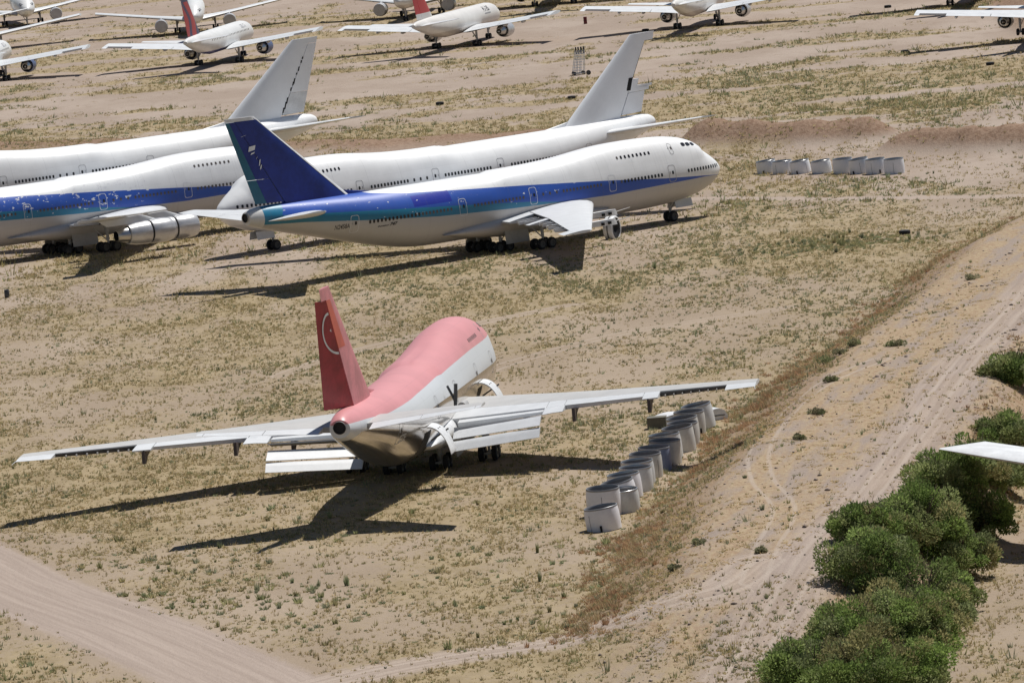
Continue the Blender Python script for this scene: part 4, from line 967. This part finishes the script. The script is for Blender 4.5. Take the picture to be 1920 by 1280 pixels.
mb = MB(); mb.lathe((0,0,.6), (0,0,1), [(-.04,.33),(.04,.33)], 16); mb.obj('hoop', M['black'], o, recalc=False)
o = thing('drum', 'small dark brown drum standing at the left edge in dry grass', 'barrel', (-55.1, 720.0, float(gz(-55.1, 720))), 0); mb = MB(); mb.lathe((0,0,0), (0,0,1), [(0,0),(0,.26),(.1,.3),(.85,.28),(.9,.24),(.9,0)], 14); mb.obj('drum_body', M['drum'] if 'drum' in M else M['dark_metal'], o, smooth=40, recalc=False)
mb = MB(); mb.tube((.1,0,.9), (.1,0,.98), .06, n=8); mb.obj('bung', M['black'], o)

# ---------------------------------------------------------------- growth
def leafmat(name, rough=.8, trans=.0):
    m, t, p = newmat(name); a = nd(t, 'ShaderNodeAttribute', attribute_name='tint'); t.links.new(a.outputs['Color'], p.inputs['Base Color'])
    p.inputs['Roughness'].default_value = rough; p.inputs['Specular IOR Level'].default_value = .15
    if trans:
        p.inputs['Subsurface Weight'].default_value = 0
        tr = nd(t, 'ShaderNodeBsdfTranslucent'); t.links.new(a.outputs['Color'], tr.inputs[0]); mx = nd(t, 'ShaderNodeMixShader', {0: trans, 1: p.outputs[0], 2: tr.outputs[0]})
        t.links.new(mx.outputs[0], t.nodes['Material Output'].inputs[0])
    return m
M['grass'] = leafmat('dry_growth', trans=.45); M['leaf'] = leafmat('shrub_leaves', .7, .4); M['bark'] = paint('bark', (.16,.12,.085), .9)
def tint_attr(me, C): 
    at_ = me.color_attributes.new('tint', 'FLOAT_COLOR', 'POINT'); at_.data.foreach_set('color', np.ascontiguousarray(np.concatenate([C, np.ones((len(C), 1))], 1), np.float32).ravel())
def tufts(name, label, px, py, hgt, rad, col, nb, wd):
    """each tuft: nb leaning blades; one mesh"""
    n = len(px)
    if n == 0: return
    pz = gz(px, py)-.02; B_ = n*nb
    rep = lambda a: np.repeat(a, nb)
    ang = rng.random(B_)*6.283; rr = np.sqrt(rng.random(B_))*rep(rad); h = rep(hgt)*(.55+.6*rng.random(B_))
    bx = rep(px)+np.cos(ang)*rr*.55; by = rep(py)+np.sin(ang)*rr*.55; bz = rep(pz)
    tx = rep(px)+np.cos(ang)*rr*1.15+rng.normal(0, .04, B_); ty = rep(py)+np.sin(ang)*rr*1.15+rng.normal(0, .04, B_); tz = bz+h
    a2 = rng.random(B_)*6.283; w2 = rep(wd)*(.6+.8*rng.random(B_)); ox, oy = np.cos(a2)*w2, np.sin(a2)*w2
    V = np.empty((B_, 3, 3)); V[:, 0] = np.stack([bx-ox, by-oy, bz], 1); V[:, 1] = np.stack([bx+ox, by+oy, bz], 1); V[:, 2] = np.stack([tx, ty, tz], 1)
    C = np.repeat(np.repeat(col, nb, 0)*(.75+.5*rng.random((B_, 1))), 3, 0)
    me = bpy.data.meshes.new(name); fastmesh(me, V.reshape(-1, 3), np.arange(B_*3).reshape(-1, 3), 3); tint_attr(me, np.clip(C, 0, 1)); me.materials.append(M['grass'])
    tag(link(name, me), label, 'grass', kind='stuff')
def inview(x, y, mg=70):
    u, v = proj(x, y, 0); return (u > -mg) & (u < 1920+mg) & (v > -mg) & (v < 1280+mg+40)
def scatter(y0, y1, dens):
    xa, xb = -.085*y1-8, .072*y1+12; n = int((xb-xa)*(y1-y0)*dens); x = xa+(xb-xa)*rng.random(n); y = y0+(y1-y0)*rng.random(n)
    k = inview(x, y); return x[k], y[k]
STRAW = np.array([(.58,.47,.27), (.50,.40,.22), (.46,.37,.21), (.40,.33,.17), (.34,.30,.14), (.36,.29,.16)])
GREEN = np.array([(.25,.26,.13), (.31,.295,.15), (.24,.265,.15), (.35,.31,.165), (.27,.28,.18)])
RUST = np.array([(.44,.27,.15), (.38,.23,.13), (.48,.33,.19), (.33,.20,.12), (.40,.32,.18), (.28,.25,.14)])
parts = []
for y0, y1, dn in ((392, 560, 9.0), (560, 730, 7.5), (730, 900, 3.6), (900, 1100, 1.9), (1100, 1470, .8)):
    x, y = scatter(y0, y1, dn); c = cover(x, y); cl = fbm(x/1.3, y/2.0, 4, 3)*.6+fbm(x/4.5, y/8, 7, 3)*.4; k = rng.random(len(x)) < c**1.2*(.20+1.35*sm(.38, .64, cl)); parts.append((x[k], y[k], c[k]))
x = np.concatenate([a for a, b, c in parts]); y = np.concatenate([b for a, b, c in parts])
isg = rng.random(len(x)) < (.07+.33*sm(.50, .66, fbm(x/22, y/50, 5)))
nr = y < 740
def pick(tab, n): return tab[rng.integers(0, len(tab), n)]
for lab, k, nb, hs, rs, ws in (('short straw coloured dry grass across the near field', ~isg & nr, 6, (.08,.24), (.10,.28), .038), ('thin dry grass over the far field', ~isg & ~nr, 6, (.14,.34), (.2,.55), .06)):
    n = int(k.sum()); tufts('dry_grass', lab, x[k], y[k], rng.uniform(*hs, n)*rng.lognormal(0, .3, n), rng.uniform(*rs, n), pick(STRAW, n), nb, np.full(n, ws))
for lab, k, nb, hs, rs, ws in (('low green and olive weeds dotted over the near field', isg & nr, 10, (.12,.30), (.10,.28), .045), ('olive weeds in bands over the far field', isg & ~nr, 7, (.2,.5), (.25,.7), .08)):
    n = int(k.sum()); sz = rng.lognormal(-.1, .42, n); tufts('green_weeds', lab, x[k], y[k], rng.uniform(*hs, n)*sz, rng.uniform(*rs, n)*sz, pick(GREEN, n)*rng.uniform(.8, 1.25, (n, 1)), nb, np.full(n, ws))
# denser, bigger weeds along the road edge and in a few green patches
gx, gy = [], []
for cx, cy, sx, sy, n in ((-32,486,7,9,70), (-24,468,5,8,80), (-16,458,4,9,60), (-5,462,6,10,45), (6,468,4,12,40), (35,693,6,5,300), (-1,440,5,7,25), (44,772,3,3,30), (-12,505,6,6,40)):
    gx.append(rng.normal(cx, sx, n)); gy.append(rng.normal(cy, sy, n))
gx = np.concatenate(gx); gy = np.concatenate(gy); k = np.abs(dist(ROADS['d_road'], gx, gy)) > 4.6; gx, gy = gx[k], gy[k]; n = len(gx)
tufts('green_weeds', 'rounded green weeds beside the graded road', gx, gy, rng.uniform(.2,.45,n)*rng.lognormal(-.25,.4,n), rng.uniform(.2,.5,n)*rng.lognormal(-.2,.4,n), pick(GREEN, n)*rng.uniform(.85,1.4,(n,1)), 34, np.full(n, .05))
# rust brown brush along the foot of the embankment
n = 3600; yy = rng.uniform(425, 705, n); xl = np.interp(yy, TOE[:, 0], TOE[:, 1]); xx = xl+rng.normal(1.6, 1.7, n); pr = fbm(xx/2.2, yy/5, 1) > .46
pr &= (rng.random(n) < np.interp(yy, [425, 450, 560, 600, 705], [.9, 1, 1, .45, .35])); xx, yy = xx[pr], yy[pr]; n = len(xx)
tufts('dry_brush', 'rust brown dry brush along the foot of the embankment', xx, yy, np.clip(.10+.65*(fbm(xx/4, yy/7, 4)-.2), .10, .55)*rng.uniform(.6,1.2,n), rng.uniform(.25,.65,n), pick(RUST, n), 26, np.full(n, .028))
n = 2600; yy = rng.uniform(400, 600, n); xr = np.interp(yy, CRR[:, 0], CRR[:, 1]); xx = xr+rng.normal(3.2, 1.9, n); kk = fbm(xx/3, yy/6, 3) > .42; xx, yy = xx[kk], yy[kk]; n = len(xx)
tufts('dry_brush', 'dry brown brush on the shrub side of the embankment', xx, yy, rng.uniform(.12,.4,n), rng.uniform(.2,.5,n), pick(RUST, n)*.9, 14, np.full(n, .035))
n = 2600; yy = rng.uniform(405, 640, n); f_ = rng.random(n); xl = np.interp(yy, TOE[:, 0], TOE[:, 1]); xr = np.interp(yy, CRR[:, 0], CRR[:, 1]); xx = xl+4+(xr-xl-4)*f_
kk = fbm(xx/3.5, yy/9, 6) > .53; kk &= np.abs(dist(ROADS['d_berm'], xx, yy)) > 1.3; xx, yy = xx[kk], yy[kk]; n = len(xx)
tufts('dry_grass', 'flattened straw patches on top of the embankment', xx, yy, rng.uniform(.05,.16,n), rng.uniform(.3,.7,n), pick(STRAW, n)*np.array((1.0,.92,.8)), 16, np.full(n, .05))
# loose stones on the embankment and its flanks
n = 2300; yy = rng.uniform(400, 640, n); xl = np.interp(yy, TOE[:, 0], TOE[:, 1]); xr = np.interp(yy, CRR[:, 0], CRR[:, 1]); fl = rng.random(n) < .6
xx = np.where(fl, xr+rng.normal(2.6, 2.0, n), xl+3+(xr-xl-2)*rng.random(n)); kk = fbm(xx/2.5, yy/5, 5) > .44; xx, yy = xx[kk], yy[kk]; n = len(xx)
rs_ = .05+.10*rng.random(n)**2+.12*(rng.random(n) < .05); zz = gz(xx, yy)
oc = np.array([(1,0,0),(0,1,0),(-1,0,0),(0,-1,0),(0,0,.8),(0,0,-.5)]); of = np.array([(0,1,4),(1,2,4),(2,3,4),(3,0,4),(1,0,5),(2,1,5),(3,2,5),(0,3,5)])
V = (oc[None]*(.7+.6*rng.random((n, 6, 1)))*rs_[:, None, None]+np.stack([xx, yy, zz+rs_*.2], 1)[:, None]).reshape(-1, 3)
F_ = (of[None]+(np.arange(n)*6)[:, None, None]).reshape(-1, 3)
me = bpy.data.meshes.new('stones'); fastmesh(me, V, F_, 3); tint_attr(me, np.repeat(np.array((.27,.215,.18))*(.75+.7*rng.random((n, 1))), 6, 0)); me.materials.append(leafmat('stone_grey', .9)); tag(link('stones', me), 'loose grey brown stones over the embankment', 'stones', kind='stuff')
# small rounded shrubs one can count
def shrub(name, label, x, y, rx, hz, n, tabs, leaf, group, cat='shrub', stems=5, sink=.0, squash=1.0):
    z0 = float(gz(x, y))-sink; o = thing(name, label, cat, (x, y, z0), 0, group)
    mb = MB()
    for i in range(stems):
        a = random.uniform(0, 6.28); r1 = rx*random.uniform(.2, .55); hh = hz*random.uniform(.5, .8); s_ = rx*.018+.015
        mid = Vector((math.cos(a)*r1*.4, math.sin(a)*r1*.4, hh*.45)); top = Vector((math.cos(a)*r1, math.sin(a)*r1, hh))
        mb.tube((math.cos(a)*.06*rx, math.sin(a)*.06*rx, -.1), mid, s_*1.6, s_, n=6); mb.tube(mid, top, s_, s_*.4, n=6)
        for _ in range(2):
            b = random.uniform(0, 6.28); mb.tube(mid.lerp(top, .5), top+Vector((math.cos(b)*rx*.25, math.sin(b)*rx*.25, hz*.08)), s_*.5, s_*.2, n=5)
    if rx > 1:                                   # dead twigs poking out of the crown
        for i in range(26):
            a = random.uniform(0, 6.28); e = random.uniform(.15, 1.2); d_ = Vector((math.cos(a)*math.cos(e), math.sin(a)*math.cos(e), math.sin(e)))
            q0 = Vector((d_.x*rx*.5, d_.y*rx*.5, hz*.25+d_.z*hz*.35)); q1 = Vector((d_.x*rx*1.08, d_.y*rx*1.08, hz*.3+d_.z*hz*.72)); mb.tube(q0, q1, .022, .008, n=4)
    mb.obj('stem', M['bark'], o, smooth=40)
    # clumps: overlapping lobes, leaves on and just inside their shells
    K = max(6, int(40*min(1.6, rx/2))) if rx > 1 else 7
    cc = []
    for i in range(K):
        a = rng.random()*6.283; rr = math.sqrt(rng.random())*rx*.95; zz = hz*(.10+.70*rng.random())*(1-.45*(rr/rx)**2)
        cc.append((math.cos(a)*rr, math.sin(a)*rr, zz, rx*((.11 if rx > 1 else .24)+.20*rng.random()), tabs[rng.integers(0, len(tabs))]*(.75+.5*rng.random())))
    w_ = np.array([c[3]**2 for c in cc]); w_ /= w_.sum(); who = rng.choice(K, n, p=w_)
    ctr = np.array([c[:3] for c in cc])[who]; rad = np.array([c[3] for c in cc])[who]; tint = np.array([c[4] for c in cc])[who]
    d = rng.normal(size=(n, 3)); d /= np.linalg.norm(d, axis=1)[:, None]; sh = rad*(1.04-.45*rng.random(n)**2.2+.38*rng.random(n)*(rng.random(n) < .16))
    P = ctr+d*sh[:, None]*np.array((1, 1, .85)); P[:, 2] = np.maximum(P[:, 2], .03+.1*rng.random(n))
    # leaf sprigs: narrow quads pointing outwards and up
    ax = d+np.array((0, 0, .55))+rng.normal(0, .55, (n, 3)); ax /= np.linalg.norm(ax, axis=1)[:, None]
    sd = np.cross(ax, rng.normal(size=(n, 3))); sd /= np.linalg.norm(sd, axis=1)[:, None]
    L = leaf*(.7+.9*rng.random(n)); W2 = L*.22
    V = np.stack([P-sd*W2[:, None]*.3, P+ax*(L*.55)[:, None]-sd*W2[:, None], P+ax*L[:, None], P+ax*(L*.5)[:, None]+sd*W2[:, None]], 1)
    C = np.repeat(tint*(.58+.52*rng.random((n, 1))), 4, 0)
    me = bpy.data.meshes.new('foliage'); fastmesh(me, V.reshape(-1, 3), np.arange(n*4).reshape(-1, 4), 4); tint_attr(me, np.clip(C, 0, 1)); me.materials.append(M['leaf']); link('foliage', me, o)
    return o
GL = np.array([(.250,.345,.095), (.300,.385,.125), (.205,.285,.085), (.335,.380,.155), (.285,.325,.150), (.390,.360,.165)])
GO = np.array([(.17,.19,.09), (.24,.23,.14), (.20,.19,.11)])
big = [(16.3,395.8,2.32,3.60,'bushy green shrub at the bottom edge, leftmost of the thicket'),
       (19.1,393.5,2.57,3.98,'broad green shrub at the bottom edge, second in the thicket'),
       (22.0,396.7,2.20,3.41,'green shrub at the bottom right of the thicket, by the bare field'),
       (19.7,412.6,2.42,3.75,'green shrub on the left flank of the thicket, just above the bottom edge'),
       (22.4,412.1,2.62,4.06,'wide green shrub in the middle of the thicket, second row from the bottom'),
       (24.7,414.2,2.03,3.15,'shrub on the right flank of the thicket, second row from the bottom'),
       (22.5,430.2,2.53,3.92,'shrub leaning left over the gravel track, third row from the bottom'),
       (25.1,429.8,2.63,4.08,'tall green shrub in the centre of the thicket, third row from the bottom'),
       (27.4,430.9,1.69,2.45,'small shrub at the right flank where the long shadow ends'),
       (23.0,444.3,1.81,2.62,'small ragged shrub jutting left onto the embankment slope'),
       (26.9,449.8,2.64,4.09,'large rounded green shrub halfway up the thicket'),
       (29.4,450.9,2.02,3.13,'shrub halfway up the thicket, beside the bare field'),
       (30.0,466.4,2.36,3.66,'green shrub where the thicket begins to narrow'),
       (32.5,466.1,1.82,2.64,'dark shrub at the right side where the thicket narrows'),
       (33.3,483.3,2.17,3.36,'green shrub just below the white wing tip'),
       (35.4,484.3,1.90,2.75,'green shrub below the white wing, at the right edge'),
       (37.3,501.5,1.96,3.04,'green shrub behind the white wing'),
       (40.7,532.2,1.91,2.96,'round dark green shrub alone on the right edge')]
for x_, y_, r_, h_, lb in big: shrub('green_shrub', lb, x_+random.uniform(-.3,.3), y_+random.uniform(-2.5,2.5), r_*1.3, h_*1.22, int(9000*r_), GL, .19, 'shrubs along the foot of the embankment')
small = [(23.5,515.4,.75,.62,'round olive bush alone on top of the embankment'),(26.9,560.5,.9,.6,'grey green bush on the embankment rim, left of three'),(28.2,562.5,.7,.5,'grey green bush on the embankment rim, middle of three'),(29.6,564.5,.75,.5,'bush on the embankment rim, right of three'),(33.0,561.0,.8,.5,'pale dry bush in the middle of the upper embankment'),(21.4,500.5,.5,.45,'small pale dry bush right of the curved wheel track'),(26.0,538.0,.6,.4,'tiny dry bush beside the bare fork of the tracks'),(11.6,447.5,.5,.35,'small grey green bush low on the gravel slope'),(15.6,441.0,.4,.4,'tiny dark bush on the gravel in the lower right'),(43.5,612.0,.8,.55,'grey bush high on the embankment at right'),(9.6,440.0,.5,.35,'small sage bush near the foot of the gravel ramp')]
for x_, y_, r_, h_, lb in small: shrub('small_bush', lb, x_, y_, r_*.85, h_*.9, 900, GO*(1.0 if 'olive' in lb else 1.5), .13, 'single bushes on the embankment', 'bush', 4)
